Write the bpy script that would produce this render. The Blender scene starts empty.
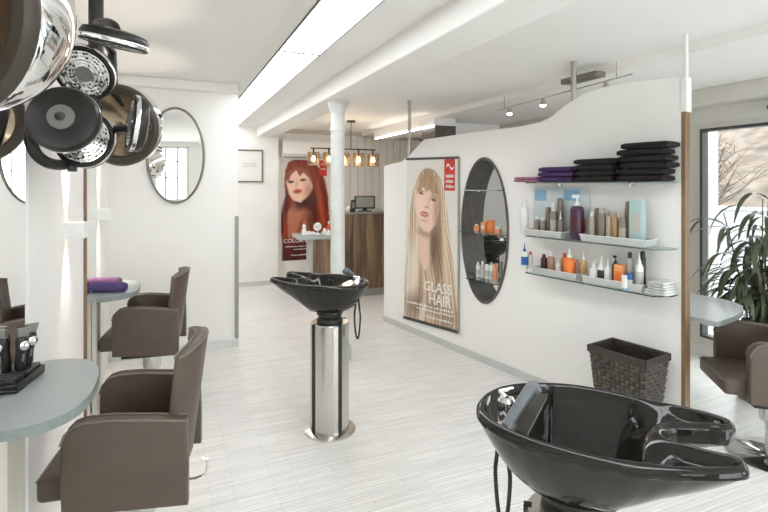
import bpy, bmesh, math, random
import numpy as np
from mathutils import Vector, Matrix
random.seed(7)
PI = math.pi
scn = bpy.context.scene
COL = scn.collection
F = 500.0; HZ = 185.0; H = 1.5
TH = math.atan(216/500.0); SN, CS = math.sin(TH), math.cos(TH)

# ---------------------------------------------------------------- measuring helpers
def ray(px):
    a = (px-384)/F
    return Vector((SN + a*CS, CS - a*SN, 0))
def wd(px, D, z=0.0):
    r = ray(px); return Vector((r.x*D, r.y*D, z))
def wz(px, py, z):
    return wd(px, F*(H-z)/(py-HZ), z)
def zof(py, D): return H-(py-HZ)*D/F
def on_y(px, y): r = ray(px); return Vector((r.x*y/r.y, y, 0)), y/r.y
def on_x(px, x): r = ray(px); return Vector((x, r.y*x/r.x, 0)), x/r.x
PA = Vector((2.19, 5.06, 0)); PE = Vector((0.168, -0.986, 0)).normalized(); PN = Vector((-PE.y*-1, 0, 0))
PN = Vector((PE.y, -PE.x, 0))          # towards the camera side
def pp(px, off=0.0):
    r = ray(px); t = ((PA+PN*off).dot(PN))/r.dot(PN); return r*t, t
def ps(px, py=None, off=0.0):
    p, D = pp(px, off)
    s = (p-PA).dot(PE)
    return (s, zof(py, D)) if py is not None else s
def pw(s, z, off=0.0):
    p = PA+PE*s+PN*off; return Vector((p.x, p.y, z))

# ---------------------------------------------------------------- materials
MATS = {}
def mat(name, col, rough=.5, metal=0., noise=0., nscale=20., bump=0., bscale=80., coat=0., trans=0., alpha=None, stretch=None, emit=None, estr=0., ior=1.45, spec=None):
    if name in MATS: return MATS[name]
    m = bpy.data.materials.new(name); m.use_nodes = True; MATS[name] = m
    nt = m.node_tree; b = nt.nodes['Principled BSDF']
    b.inputs['Base Color'].default_value = (*col, 1)
    b.inputs['Roughness'].default_value = rough; b.inputs['Metallic'].default_value = metal
    b.inputs['IOR'].default_value = ior
    if spec is not None: b.inputs['Specular IOR Level'].default_value = spec
    if coat: b.inputs['Coat Weight'].default_value = coat; b.inputs['Coat Roughness'].default_value = .03
    if trans: b.inputs['Transmission Weight'].default_value = trans
    if emit: b.inputs['Emission Color'].default_value = (*emit, 1); b.inputs['Emission Strength'].default_value = estr
    tc = nt.nodes.new('ShaderNodeTexCoord'); mp = nt.nodes.new('ShaderNodeMapping')
    nt.links.new(tc.outputs['Object'], mp.inputs['Vector'])
    if stretch: mp.inputs['Scale'].default_value = stretch
    if noise:
        n = nt.nodes.new('ShaderNodeTexNoise'); n.inputs['Scale'].default_value = nscale; n.inputs['Detail'].default_value = 5
        nt.links.new(mp.outputs[0], n.inputs['Vector'])
        cr = nt.nodes.new('ShaderNodeValToRGB')
        cr.color_ramp.elements[0].position = .3; cr.color_ramp.elements[1].position = .7
        cr.color_ramp.elements[0].color = (*[max(0, c*(1-noise)) for c in col], 1)
        cr.color_ramp.elements[1].color = (*[min(1, c*(1+noise)) for c in col], 1)
        nt.links.new(n.outputs['Fac'], cr.inputs[0]); nt.links.new(cr.outputs[0], b.inputs['Base Color'])
    if bump:
        n = nt.nodes.new('ShaderNodeTexNoise'); n.inputs['Scale'].default_value = bscale; n.inputs['Detail'].default_value = 4
        nt.links.new(mp.outputs[0], n.inputs['Vector'])
        bp = nt.nodes.new('ShaderNodeBump'); bp.inputs['Strength'].default_value = bump; bp.inputs['Distance'].default_value = .005
        nt.links.new(n.outputs['Fac'], bp.inputs['Height']); nt.links.new(bp.outputs[0], b.inputs['Normal'])
    return m
def window_glass(name, tint=(.97, .99, .98), refl=.08):
    if name in MATS: return MATS[name]
    m = bpy.data.materials.new(name); m.use_nodes = True; MATS[name] = m
    nt = m.node_tree; nt.nodes.remove(nt.nodes['Principled BSDF'])
    out = nt.nodes['Material Output']
    t = nt.nodes.new('ShaderNodeBsdfTransparent'); t.inputs[0].default_value = (*tint, 1)
    g = nt.nodes.new('ShaderNodeBsdfGlossy'); g.inputs['Roughness'].default_value = .02
    lw = nt.nodes.new('ShaderNodeLayerWeight'); lw.inputs[0].default_value = .25
    mt = nt.nodes.new('ShaderNodeMath'); mt.operation = 'MULTIPLY_ADD'; mt.inputs[1].default_value = .5; mt.inputs[2].default_value = refl*.5
    nt.links.new(lw.outputs['Fresnel'], mt.inputs[0])
    mx = nt.nodes.new('ShaderNodeMixShader')
    nt.links.new(mt.outputs[0], mx.inputs[0]); nt.links.new(t.outputs[0], mx.inputs[1]); nt.links.new(g.outputs[0], mx.inputs[2])
    nt.links.new(mx.outputs[0], out.inputs['Surface'])
    return m

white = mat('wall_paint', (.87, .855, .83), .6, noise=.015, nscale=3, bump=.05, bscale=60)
plaster = mat('plaster', (.82, .81, .78), .7, noise=.06, nscale=2.2, bump=.25, bscale=9)
ceilm = mat('ceiling_paint', (.88, .865, .84), .75, noise=.01, nscale=2)
basem = mat('baseboard_grey', (.56, .56, .54), .5, noise=.03)
greytrim = mat('grey_trim', (.33, .32, .29), .4, noise=.05)
woodedge = mat('wood_edge', (.22, .14, .078), .5, noise=.25, nscale=30, stretch=(8, 8, .6))
chrome = mat('chrome', (.88, .88, .88), .06, 1., noise=.01)
steel = mat('brushed_steel', (.62, .60, .56), .26, 1., noise=.10, nscale=60, stretch=(8, 8, .3))
polem = mat('pole_steel', (.45, .43, .39), .4, .8, noise=.06, stretch=(1, 1, .2))
leather = mat('taupe_leather', (.100, .073, .056), .42, noise=.10, nscale=8, bump=.12, bscale=300)
piping = mat('leather_piping', (.19, .155, .125), .38, noise=.08)
blackpl = mat('black_plastic', (.015, .0135, .012), .34, noise=.15, nscale=10)
blackgl = mat('black_ceramic', (.013, .012, .010), .06, noise=.1, nscale=4)
rubber = mat('black_rubber', (.02, .02, .019), .5, noise=.1)
greyhose = mat('grey_shower_handle', (.13, .145, .15), .35, noise=.05)
greypl = mat('grey_plastic', (.20, .19, .175), .4, noise=.08)
whitepl = mat('white_plastic', (.82, .82, .80), .35, noise=.02)
glass_sh = mat('green_shelf_glass', (.80, .93, .88), .03, trans=1., noise=.01, ior=1.3)
traypl = mat('clear_tray_plastic', (.86, .88, .87), .25, trans=.45, noise=.02)
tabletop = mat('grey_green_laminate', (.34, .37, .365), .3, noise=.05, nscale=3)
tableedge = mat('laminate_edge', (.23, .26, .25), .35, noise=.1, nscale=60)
palewood = mat('pale_panel', (.62, .59, .52), .5, noise=.06, nscale=6, stretch=(6, 6, .5))
mirror = mat('mirror_silver', (.93, .93, .92), .008, 1., noise=.003)
marble = mat('painted_marble', (.68, .68, .66), .4, noise=.10, nscale=6, bump=.05)
brass = mat('gold_metal', (.55, .38, .2), .3, 1., noise=.05)
soil = mat('soil', (.05, .035, .02), .9, noise=.4)
leafm = mat('leaf_green', (.075, .09, .05), .38, noise=.5, nscale=6)
stemm = mat('plant_stem', (.13, .10, .06), .7, noise=.3, stretch=(1, 1, 8))

def wood_mat():
    m = mat('walnut_planks', (.2, .12, .06), .45)
    nt = m.node_tree; b = nt.nodes['Principled BSDF']
    tc = nt.nodes.new('ShaderNodeTexCoord'); mp = nt.nodes.new('ShaderNodeMapping'); mp.inputs['Scale'].default_value = (9, 9, .7)
    nt.links.new(tc.outputs['Object'], mp.inputs[0])
    n = nt.nodes.new('ShaderNodeTexNoise'); n.inputs['Scale'].default_value = 1.6; n.inputs['Detail'].default_value = 8; n.inputs['Distortion'].default_value = .8
    nt.links.new(mp.outputs[0], n.inputs['Vector'])
    cr = nt.nodes.new('ShaderNodeValToRGB'); e = cr.color_ramp.elements
    e[0].position = .3; e[0].color = (.085, .05, .03, 1); e[1].position = .72; e[1].color = (.34, .22, .13, 1)
    x = e.new(.5); x.color = (.19, .115, .065, 1)
    nt.links.new(n.outputs['Fac'], cr.inputs[0]); nt.links.new(cr.outputs[0], b.inputs['Base Color'])
    return m
walnut = wood_mat()
darkgrain = mat('dark_grained_wood', (.10, .088, .078), .55, noise=.45, nscale=14, stretch=(6, 6, .35))

def floor_mat():
    m = mat('whitewashed_stick_parquet', (.7, .7, .68), .34)
    nt = m.node_tree; b = nt.nodes['Principled BSDF']
    tc = nt.nodes.new('ShaderNodeTexCoord')
    br = nt.nodes.new('ShaderNodeTexBrick'); br.inputs['Scale'].default_value = 1.0
    br.inputs['Brick Width'].default_value = .30; br.inputs['Row Height'].default_value = .022
    br.inputs['Mortar Size'].default_value = .0012; br.inputs['Bias'].default_value = 0
    br.inputs['Color1'].default_value = (.86, .85, .83, 1); br.inputs['Color2'].default_value = (.77, .76, .74, 1)
    br.inputs['Mortar'].default_value = (.56, .55, .53, 1); br.offset = .37; br.offset_frequency = 2
    nt.links.new(tc.outputs['Object'], br.inputs['Vector'])
    mp = nt.nodes.new('ShaderNodeMapping'); mp.inputs['Scale'].default_value = (2.5, 55, 1)
    nt.links.new(tc.outputs['Object'], mp.inputs[0])
    n = nt.nodes.new('ShaderNodeTexNoise'); n.inputs['Scale'].default_value = 1.; n.inputs['Detail'].default_value = 6
    nt.links.new(mp.outputs[0], n.inputs['Vector'])
    cr = nt.nodes.new('ShaderNodeValToRGB'); e = cr.color_ramp.elements
    e[0].position = .3; e[0].color = (.80, .79, .77, 1); e[1].position = .6; e[1].color = (1, 1, 1, 1)
    nt.links.new(n.outputs['Fac'], cr.inputs[0])
    mx = nt.nodes.new('ShaderNodeMix'); mx.data_type = 'RGBA'; mx.blend_type = 'MULTIPLY'; mx.inputs[0].default_value = .8
    nt.links.new(br.outputs['Color'], mx.inputs[6]); nt.links.new(cr.outputs[0], mx.inputs[7])
    nt.links.new(mx.outputs[2], b.inputs['Base Color'])
    return m
floorm = floor_mat()

# ---------------------------------------------------------------- mesh helpers
class MB:
    def __init__(s): s.bm = bmesh.new()
    def _add(s, vs, fs):
        bv = [s.bm.verts.new(v) for v in vs]
        for f in fs:
            try: s.bm.faces.new([bv[i] for i in f])
            except ValueError: pass
        return bv
    def box(s, lo, hi, M=None, bevel=0):
        x0, y0, z0 = lo; x1, y1, z1 = hi
        vs = [Vector(p) for p in ((x0,y0,z0),(x1,y0,z0),(x1,y1,z0),(x0,y1,z0),(x0,y0,z1),(x1,y0,z1),(x1,y1,z1),(x0,y1,z1))]
        if M: vs = [M @ v for v in vs]
        bv = s._add(vs, [(0,3,2,1),(4,5,6,7),(0,1,5,4),(1,2,6,5),(2,3,7,6),(3,0,4,7)])
        if bevel:
            ed = {e for v in bv for e in v.link_edges}
            bmesh.ops.bevel(s.bm, geom=list(ed), offset=bevel, segments=3, affect='EDGES', profile=.5)
        return s
    def cyl(s, p0, p1, r0, r1=None, seg=20, cap=True):
        p0, p1 = Vector(p0), Vector(p1); r1 = r0 if r1 is None else r1
        d = (p1-p0).normalized(); a = d.orthogonal().normalized(); b = d.cross(a)
        vs = []
        for p, r in ((p0, r0), (p1, r1)):
            for i in range(seg):
                t = 2*PI*i/seg; vs.append(p+a*math.cos(t)*r+b*math.sin(t)*r)
        fs = [(i, (i+1) % seg, seg+(i+1) % seg, seg+i) for i in range(seg)]
        if cap: fs += [tuple(range(seg))[::-1], tuple(range(seg, 2*seg))]
        s._add(vs, fs); return s
    def tube(s, pts, r, seg=10, closed=False, rf=None):
        pts = [Vector(p) for p in pts]; n = len(pts); rings = []
        up = None
        for i, p in enumerate(pts):
            if closed: d = (pts[(i+1) % n]-pts[i-1]).normalized()
            else: d = (pts[min(i+1, n-1)]-pts[max(i-1, 0)]).normalized()
            if up is None: up = d.orthogonal().normalized()
            up = (up-d*up.dot(d)).normalized(); b = d.cross(up)
            rr = r if rf is None else r*rf(i/(n-1))
            rings.append([p+up*math.cos(2*PI*k/seg)*rr+b*math.sin(2*PI*k/seg)*rr for k in range(seg)])
        vs = [v for rg in rings for v in rg]; fs = []
        for i in range(n if closed else n-1):
            j = (i+1) % n
            for k in range(seg):
                k2 = (k+1) % seg; fs.append((i*seg+k, i*seg+k2, j*seg+k2, j*seg+k))
        if not closed: fs += [tuple(range(seg))[::-1], tuple((n-1)*seg+k for k in range(seg))]
        s._add(vs, fs); return s
    def lathe(s, prof, seg=32, M=None):
        vs = []; n = len(prof)
        for r, z in prof:
            for k in range(seg):
                t = 2*PI*k/seg; v = Vector((max(r, 1e-5)*math.cos(t), max(r, 1e-5)*math.sin(t), z))
                vs.append(M @ v if M else v)
        fs = [(i*seg+k, i*seg+(k+1) % seg, (i+1)*seg+(k+1) % seg, (i+1)*seg+k) for i in range(n-1) for k in range(seg)]
        fs += [tuple(range(seg))[::-1], tuple((n-1)*seg+k for k in range(seg))]
        s._add(vs, fs); return s
    def grid(s, fn, nu, nv, closeu=False):
        vs = [fn(i/(nu if closeu else nu-1), j/(nv-1)) for i in range(nu) for j in range(nv)]
        fs = []
        for i in range(nu if closeu else nu-1):
            for j in range(nv-1):
                i2 = (i+1) % nu; fs.append((i*nv+j, i2*nv+j, i2*nv+j+1, i*nv+j+1))
        s._add(vs, fs); return s
    def plate(s, prof, t, M=None, bevel=0.):
        """prof: list of (x,z) in the XZ plane, extruded +-t/2 along Y"""
        n = len(prof)
        vs = [Vector((x, -t/2, z)) for x, z in prof]+[Vector((x, t/2, z)) for x, z in prof]
        if M: vs = [M @ v for v in vs]
        bm2 = bmesh.new()
        bv = [bm2.verts.new(v) for v in vs]
        f1 = bm2.faces.new(bv[:n]); f2 = bm2.faces.new(bv[n:][::-1])
        for i in range(n): bm2.faces.new([bv[i], bv[n+i], bv[n+(i+1) % n], bv[(i+1) % n]])
        bmesh.ops.recalc_face_normals(bm2, faces=bm2.faces)
        if bevel:
            ed = list(set(f1.edges) | set(f2.edges))
            bmesh.ops.bevel(bm2, geom=ed, offset=bevel, segments=3, affect='EDGES', profile=.5)
        tmp = bpy.data.meshes.new('t'); bm2.to_mesh(tmp); bm2.free(); s.bm.from_mesh(tmp); bpy.data.meshes.remove(tmp)
        return s
    def build(s, name, m, parent=None, loc=None, smooth=35, recenter=False, fix=True):
        if fix: bmesh.ops.recalc_face_normals(s.bm, faces=s.bm.faces)
        me = bpy.data.meshes.new(name)
        off = None
        if recenter:
            lo = Vector((1e9,)*3); hi = -lo
            for v in s.bm.verts:
                for k in range(3): lo[k] = min(lo[k], v.co[k]); hi[k] = max(hi[k], v.co[k])
            off = Vector(((lo.x+hi.x)/2, (lo.y+hi.y)/2, lo.z))
            for v in s.bm.verts: v.co -= off
        s.bm.to_mesh(me); s.bm.free()
        me.materials.append(m)
        if smooth:
            me.polygons.foreach_set('use_smooth', [True]*len(me.polygons))
            me.set_sharp_from_angle(angle=math.radians(smooth))
        o = bpy.data.objects.new(name, me); COL.objects.link(o)
        if parent: o.parent = parent
        if off is not None: o.location = off
        if loc is not None: o.location = loc
        return o
def tag(o, label=None, cat=None, group=None, kind=None):
    if label: o['label'] = label
    if cat: o['category'] = cat
    if group: o['group'] = group
    if kind: o['kind'] = kind
    return o
def thing(name, label, cat, loc=(0,0,0), rz=0., group=None):
    o = bpy.data.objects.new(name, None); COL.objects.link(o); o.empty_display_size = .1
    o.location = loc; o.rotation_euler = (0, 0, rz)
    return tag(o, label, cat, group)
def struct(o): o['kind'] = 'structure'; return o
def copy_tree(o, parent=None):
    c = o.copy(); COL.objects.link(c)
    if parent: c.parent = parent
    for ch in list(o.children): copy_tree(ch, c)
    return c
def curve_plate(loops, t):
    """2D loops (first outer, others holes) -> mesh verts (x,y,z+-t/2), faces"""
    cu = bpy.data.curves.new('c', 'CURVE'); cu.dimensions = '2D'; cu.fill_mode = 'BOTH'; cu.extrude = t/2
    for lp in loops:
        sp = cu.splines.new('POLY'); sp.points.add(len(lp)-1); sp.use_cyclic_u = True
        for p, (x, y) in zip(sp.points, lp): p.co = (x, y, 0, 1)
    o = bpy.data.objects.new('c', cu); COL.objects.link(o)
    dg = bpy.context.evaluated_depsgraph_get(); dg.update()
    me = bpy.data.meshes.new_from_object(o.evaluated_get(dg))
    vs = [v.co.copy() for v in me.vertices]; fs = [tuple(p.vertices) for p in me.polygons]
    bpy.data.objects.remove(o); bpy.data.curves.remove(cu); bpy.data.meshes.remove(me)
    return vs, fs
def text_shape(body, bold=0.):
    cu = bpy.data.curves.new('t', 'FONT'); cu.body = body; cu.size = 1; cu.offset = bold; cu.resolution_u = 3
    o = bpy.data.objects.new('t', cu); COL.objects.link(o)
    dg = bpy.context.evaluated_depsgraph_get(); dg.update()
    me = bpy.data.meshes.new_from_object(o.evaluated_get(dg))
    vs = [v.co.copy() for v in me.vertices]; fs = [tuple(p.vertices) for p in me.polygons]
    bpy.data.objects.remove(o); bpy.data.curves.remove(cu); bpy.data.meshes.remove(me)
    x0 = min(v.x for v in vs); x1 = max(v.x for v in vs); y0 = min(v.y for v in vs); y1 = max(v.y for v in vs)
    return [((v.x-x0)/(x1-x0), (v.y-y0)/(y1-y0)) for v in vs], fs
def sbox(name, lo, hi, m, bevel=0):
    return struct(MB().box(lo, hi, bevel=bevel).build(name, m))

# ================================================================= SETTING
XL, XR, YB, YF = -.47, 4.3, -2.0, 7.8
CZ = 2.37; CL = 2.43; CR = 2.31
sbox('floor', (XL-.9, YB-.2, -.1), (XR+.2, YF+.2, 0), floorm)
# ceilings
m = MB(); m.box((XL-.2, YB-.2, CL), (.59, 4.95, CL+.12)); m.build('x', ceilm) if False else None
struct(m.build('ceiling', ceilm))
m = MB(); m.box((.643, YB-.2, CZ), (2.95, YF+.2, CZ+.18)); m.box((XL-.9, 4.9, CZ), (.66, YF+.2, CZ+.18))
m.box((2.95, YB-.2, CR), (XR+.2, YF+.2, CZ+.18))
struct(m.build('ceiling', ceilm))
# sloped edge between the two ceiling levels
m = MB(); vs = [(.59, YB-.2, CL), (.642, YB-.2, CZ-.005), (.647, YB-.2, CL+.1), (.59, 4.9, CL), (.642, 4.9, CZ-.005), (.647, 4.9, CL+.1)]
m._add([Vector(v) for v in vs], [(0,1,2),(3,5,4),(0,3,4,1),(1,4,5,2),(2,5,3,0)])
struct(m.build('trim_1', ceilm, smooth=0))
# beam over the column
sbox('trim_2', (1.22, YB-.1, 2.225), (1.49, 7.66, CZ+.02), ceilm, .012)
# walls
sbox('wall_left', (XL-.15, YB, 0), (XL, 4.82, CL+.05), white)
sbox('wall_corner', (XL-.15, 4.82, 0), (.60, 4.94, CL+.05), white)
sbox('wall_left_rear', (XL-.6, 4.9, 0), (XL-.5, YF, CZ+.05), plaster)
sbox('trim_3', (XL, 4.74, 2.345), (.60, 4.82, CL), ceilm, .01)
sbox('wall_back_left', (XL-.6, 7.62, 0), (1.54, 7.9, CZ+.05), plaster)
sbox('wall_back', (1.54, YF, 0), (2.5, YF+.15, CZ+.05), white)
# beadboard
m = MB(); x = 2.5; prof = []
m.box((2.5, YF+.012, 0), (4.4, YF+.15, CZ+.05))
while x < 4.35:
    m.box((x+.004, YF-.004, 0), (x+.126, YF+.012, CZ+.02), bevel=0); x += .13
struct(m.build('wall_beadboard', mat('beadboard_paint', (.74, .73, .70), .5, noise=.02), smooth=0))
sbox('trim_4', (1.54, YF-.05, 2.31), (4.3, YF, CZ), mat('cornice_beige', (.55, .50, .43), .6, noise=.03))
sbox('wall_storage', (3.3, 5.6, 0), (4.35, 5.7, CR+.05), white)
# front wall (behind the camera) with a window; two more, unseen, enlarged for light
wins = [(-.28, .42, 1.15, 2.33), (.75, 2.4, .3, 2.33), (2.6, 4.1, .3, 2.25)]
loops = [[(XL-.2, 0), (XR+.2, 0), (XR+.2, CL+.1), (XL-.2, CL+.1)]]+[[(a, c), (b, c), (b, d), (a, d)] for a, b, c, d in wins]
vs, fs = curve_plate(loops, .2)
m = MB(); m._add([Vector((v.x, YB+v.z-.1, v.y)) for v in vs], fs); struct(m.build('wall_front', white, smooth=0))
wg = window_glass('window_glass')
frm = mat('window_frame_white', (.74, .73, .70), .45, noise=.02)
for k, (a, b, z0_, z1_) in enumerate(wins):
    r = bpy.data.objects.new('window_%d' % (k+2), None); COL.objects.link(r); r.location = (a, YB-.1, z0_); struct(r)
    w, h = b-a, z1_-z0_; mw = .022 if k == 0 else .012; m = MB()
    m.box((0, -.04, 0), (.05, .04, h)); m.box((w-.05, -.04, 0), (w, .04, h)); m.box((.05, -.04, 0), (w-.05, .04, .05)); m.box((.05, -.04, h-.05), (w-.05, .04, h))
    for q in (1, 2): m.box((w*q/3-mw, -.02, .05), (w*q/3+mw, .02, h-.05))
    m.box((.05, -.02, h*.72), (w-.05, .02, h*.72+.024)); m.box((.05, -.02, h*.42), (w-.05, .02, h*.42+.024))
    m.build('window_frame', frm, r, smooth=0)
    MB().box((.05, -.004, .05), (w-.05, .004, h-.05)).build('window_pane', wg, r, smooth=0)
# right wall with the big window door
ZT, ZB = 2.04, .10; Y1 = 3.02; Y0 = -.9
loops = [[(YB-.2, 0), (YF+.2, 0), (YF+.2, CR+.05), (YB-.2, CR+.05)], [(Y0, ZB), (Y1, ZB), (Y1, ZT), (Y0, ZT)]]
vs, fs = curve_plate(loops, .2)
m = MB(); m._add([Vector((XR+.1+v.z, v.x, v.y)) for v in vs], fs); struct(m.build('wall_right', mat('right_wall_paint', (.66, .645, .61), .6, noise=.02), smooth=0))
r = bpy.data.objects.new('window_1', None); COL.objects.link(r); r.location = (XR+.02, Y0, ZB); struct(r)
w, h = Y1-Y0, ZT-ZB; m = MB()
dkfr = mat('dark_window_seal', (.06, .055, .05), .4, noise=.1)
alu = mat('window_aluminium', (.60, .585, .55), .35, .3, noise=.03)
m.box((-.03, 0, 0), (.05, .05, h)); m.box((-.03, w-.09, 0), (.05, w, h)); m.box((-.03, .05, 0), (.05, w-.09, .07)); m.box((-.03, .05, h-.05), (.05, w-.09, h))
m.box((-.03, w*.5-.04, .07), (.05, w*.5+.04, h-.05)); m.build('window_frame', alu, r, smooth=0)
m = MB()
for a, b in ((.05, w*.5-.04), (w*.5+.04, w-.09)):
    m.box((-.035, a, .07), (.045, a+.022, h-.05)); m.box((-.035, b-.022, .07), (.045, b, h-.05)); m.box((-.035, a+.022, h-.075), (.045, b-.022, h-.05)); m.box((-.035, a+.022, .07), (.045, b-.022, .09))
m.build('window_seal', dkfr, r, smooth=0)
MB().box((.0, .05, .07), (.008, w-.09, h-.05)).build('window_pane', wg, r, smooth=0)
sbox('trim_5', (4.12, YB, 2.17), (XR, 5.6, CR), mat('crown_beige', (.64, .62, .57), .6, noise=.02), .008)
o = MB().box((4.2, -.5, 2.08), (4.29, 2.35, 2.11), bevel=.004).box((4.22, 1.2, 2.045), (4.29, 1.9, 2.08), bevel=.004).build('door_closer_rail', mat('rail_dark', (.12, .11, .10), .4, .6, noise=.1), recenter=True)
tag(o, 'dark metal closer rail running above the big glass window', 'rail')

# middle partition with wavy top and oval opening
top = [(384,166),(402,161.5),(408,157),(424,139.5),(448,136),(480,131.5),(520,126.5),(541,122),(552,116.5),(563,107),(574,99.5),(585,93.5),(603,87.5),(634,82),(660,79),(680,77.5)]
outer = [(ps(384), 0)]+[ps(a, b) for a, b in top]+[(ps(681.5), ps(681.5, 77.5)[1]), (ps(681.5), 0)]
SEND = ps(681.5)
sc_, so_ = ps(485, 230)
s0, s1 = ps(462.5), ps(508.5); OC = ((s0+s1)/2); OR = (s1-s0)/2; OZ = 1.12; OH = .605
OZ = (zof(158, pp(487)[1])+zof(303.5, pp(487)[1]))/2; OH = (zof(158, pp(487)[1])-zof(303.5, pp(487)[1]))/2
hole = [(OC+OR*math.cos(2*PI*k/64), OZ+OH*math.sin(2*PI*k/64)) for k in range(64)]
vs, fs = curve_plate([outer, hole], .05)
m = MB(); m._add([pw(v.x, v.y, v.z-.025) for v in vs], fs); struct(m.build('wall_partition', white, smooth=30))
Mp = Matrix.Translation(PA) @ Matrix(((PE.x, PN.x, 0, 0), (PE.y, PN.y, 0, 0), (0, 0, 1, 0), (0, 0, 0, 1)))  # local x along, y outward
struct(MB().box((0, 0, 0), (SEND-.01, .012, .06), Mp).build('baseboard_partition', basem, smooth=0))
m = MB().box((SEND, -.055, 0), (SEND+.021, .003, ps(681.5, 112)[1]), Mp); struct(m.build('trim_6', woodedge, smooth=0))
# oval deep frame
def ovr(k, g, off): return pw(OC+(OR+g)*math.cos(k), OZ+(OH+g)*math.sin(k), off)
m = MB(); n = 72
ring = [(-.004, .006), (.012, .010), (.012, -.004), (-.006, -.01), (-.006, -.26), (.01, -.26), (.01, -.06), (-.004, -.045)]
ring = [(.010, .012), (-.010, .012), (-.012, -.02), (-.012, -.24), (.012, -.24), (.012, -.052), (.010,-.05)]
ring = [(.008, .010), (-.010, .010), (-.012, -.02), (-.012, -.24), (-.001, -.24), (-.001, .0015), (.008, .0015)]
vs = [ovr(2*PI*k/n, g, o_) for k in range(n) for g, o_ in ring]; q = len(ring)
m._add(vs, [(k*q+i, ((k+1) % n)*q+i, ((k+1) % n)*q+(i+1) % q, k*q+(i+1) % q) for k in range(n) for i in range(q)])
niche = thing('oval_niche', 'tall oval opening with a dark grained wood lining in the white partition', 'niche', pw(OC, OZ-OH, 0))
o = m.build('lining', darkgrain, None, smooth=40); o.parent = niche; o.location = -niche.location

# poles
def pole(px, ybot, r, mt, label, off=-.025, ztop=CZ):
    s, zb = ps(px, ybot); p = pw(s, 0, off)
    o = MB().cyl((0, 0, 0), (0, 0, ztop-zb+.0), r, seg=16).cyl((0, 0, ztop-zb-.012), (0, 0, ztop-zb), r*1.15, seg=20).build('support_pole', mt, loc=(p.x, p.y, zb)); return tag(o, label, 'pole')
pole(407.5, 158.5, .018, polem, 'grey steel pole between the partition beside the blonde poster and the ceiling')
pole(571.5, 101.5, .019, polem, 'grey steel pole rising from the curve of the partition top to the ceiling')
s_, z_ = ps(681.5, 112)
p = pw(SEND+.014, 0, -.025)
o = MB().cyl((0, 0, 0), (0, 0, CZ-z_), .011, seg=16).box((-.014, -.03, 0), (.014, .03, ps(681.5,77.5)[1]-z_), Matrix.Rotation(math.atan2(PE.y, PE.x), 4, 'Z')).build('support_pole', whitepl, loc=(p.x, p.y, z_))
tag(o, 'slim white pole above the brown wood edge of the partition', 'pole')

# left side: white board, wood edge, mirrors
sbox('wall_left_panel', (XL, 2.13, 0), (XL+.015, 3.39, CL), white)
sbox('trim_7', (XL, 3.39, 0), (XL+.03, 3.42, 2.1), woodedge)
def mirror_panel(y0, y1, z0, z1, label):
    t = thing('wall_mirror', label, 'mirror', (XL, (y0+y1)/2, z0)); hw = (y1-y0)/2
    MB().box((.0, -hw, 0), (.004, hw, z1-z0)).build('backing', greytrim, t, smooth=0)
    MB().box((.0045, -hw+.001, .001), (.010, hw-.001, z1-z0-.001)).build('mirror_glass', mirror, t, smooth=0)
mirror_panel(1.05, 2.129, .30, 2.25, 'tall frameless mirror behind the near grey table with the clippers')
mirror_panel(3.422, 4.0, .30, 2.1, 'tall frameless mirror beside the brown wood edge behind the far chair')
struct(MB().box((XL, 4.0, 0), (XL+.012, 4.74, CL-.09)).build('wall_left_strip', white, smooth=0))
# corner end trim + base
sbox('baseboard_corner', (XL+.02, 4.80, 0), (.605, 4.82, .075), mat('baseboard_white', (.72, .72, .70), .5, noise=.02))
sbox('trim_8', (.572, 4.805, 0), (.604, 4.95, 1.21), greytrim)
sbox('baseboard_back', (XL-.5, 7.595, 0), (1.54, 7.62, .06), basem)

# oval mirror on the corner wall
pc, Dm = on_y(176, 4.82); zc = zof(155.5, Dm); rx_, rz_ = .232, 47*Dm/F
t = thing('oval_mirror', 'oval mirror in a slim grey frame on the white corner wall', 'mirror', (pc.x, 4.82, zc-rz_))
m = MB(); m.tube([(rx_*math.cos(2*PI*k/64), -.02, rz_+rz_*math.sin(2*PI*k/64)) for k in range(64)], .011, 10, closed=True); m.build('frame', mat('mirror_frame_grey', (.22, .21, .185), .35, .6, noise=.05), t)
m = MB(); m._add([Vector((rx_*math.cos(2*PI*k/64), -.02, rz_+rz_*math.sin(2*PI*k/64))) for k in range(64)]+[Vector((rx_*math.cos(2*PI*k/64), -.001, rz_+rz_*math.sin(2*PI*k/64))) for k in range(64)],
    [tuple(range(64)), tuple(range(64, 128))[::-1]]+[(k, (k+1) % 64, 64+(k+1) % 64, 64+k) for k in range(64)]); m.build('mirror_glass', mirror, t, smooth=30)

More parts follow.
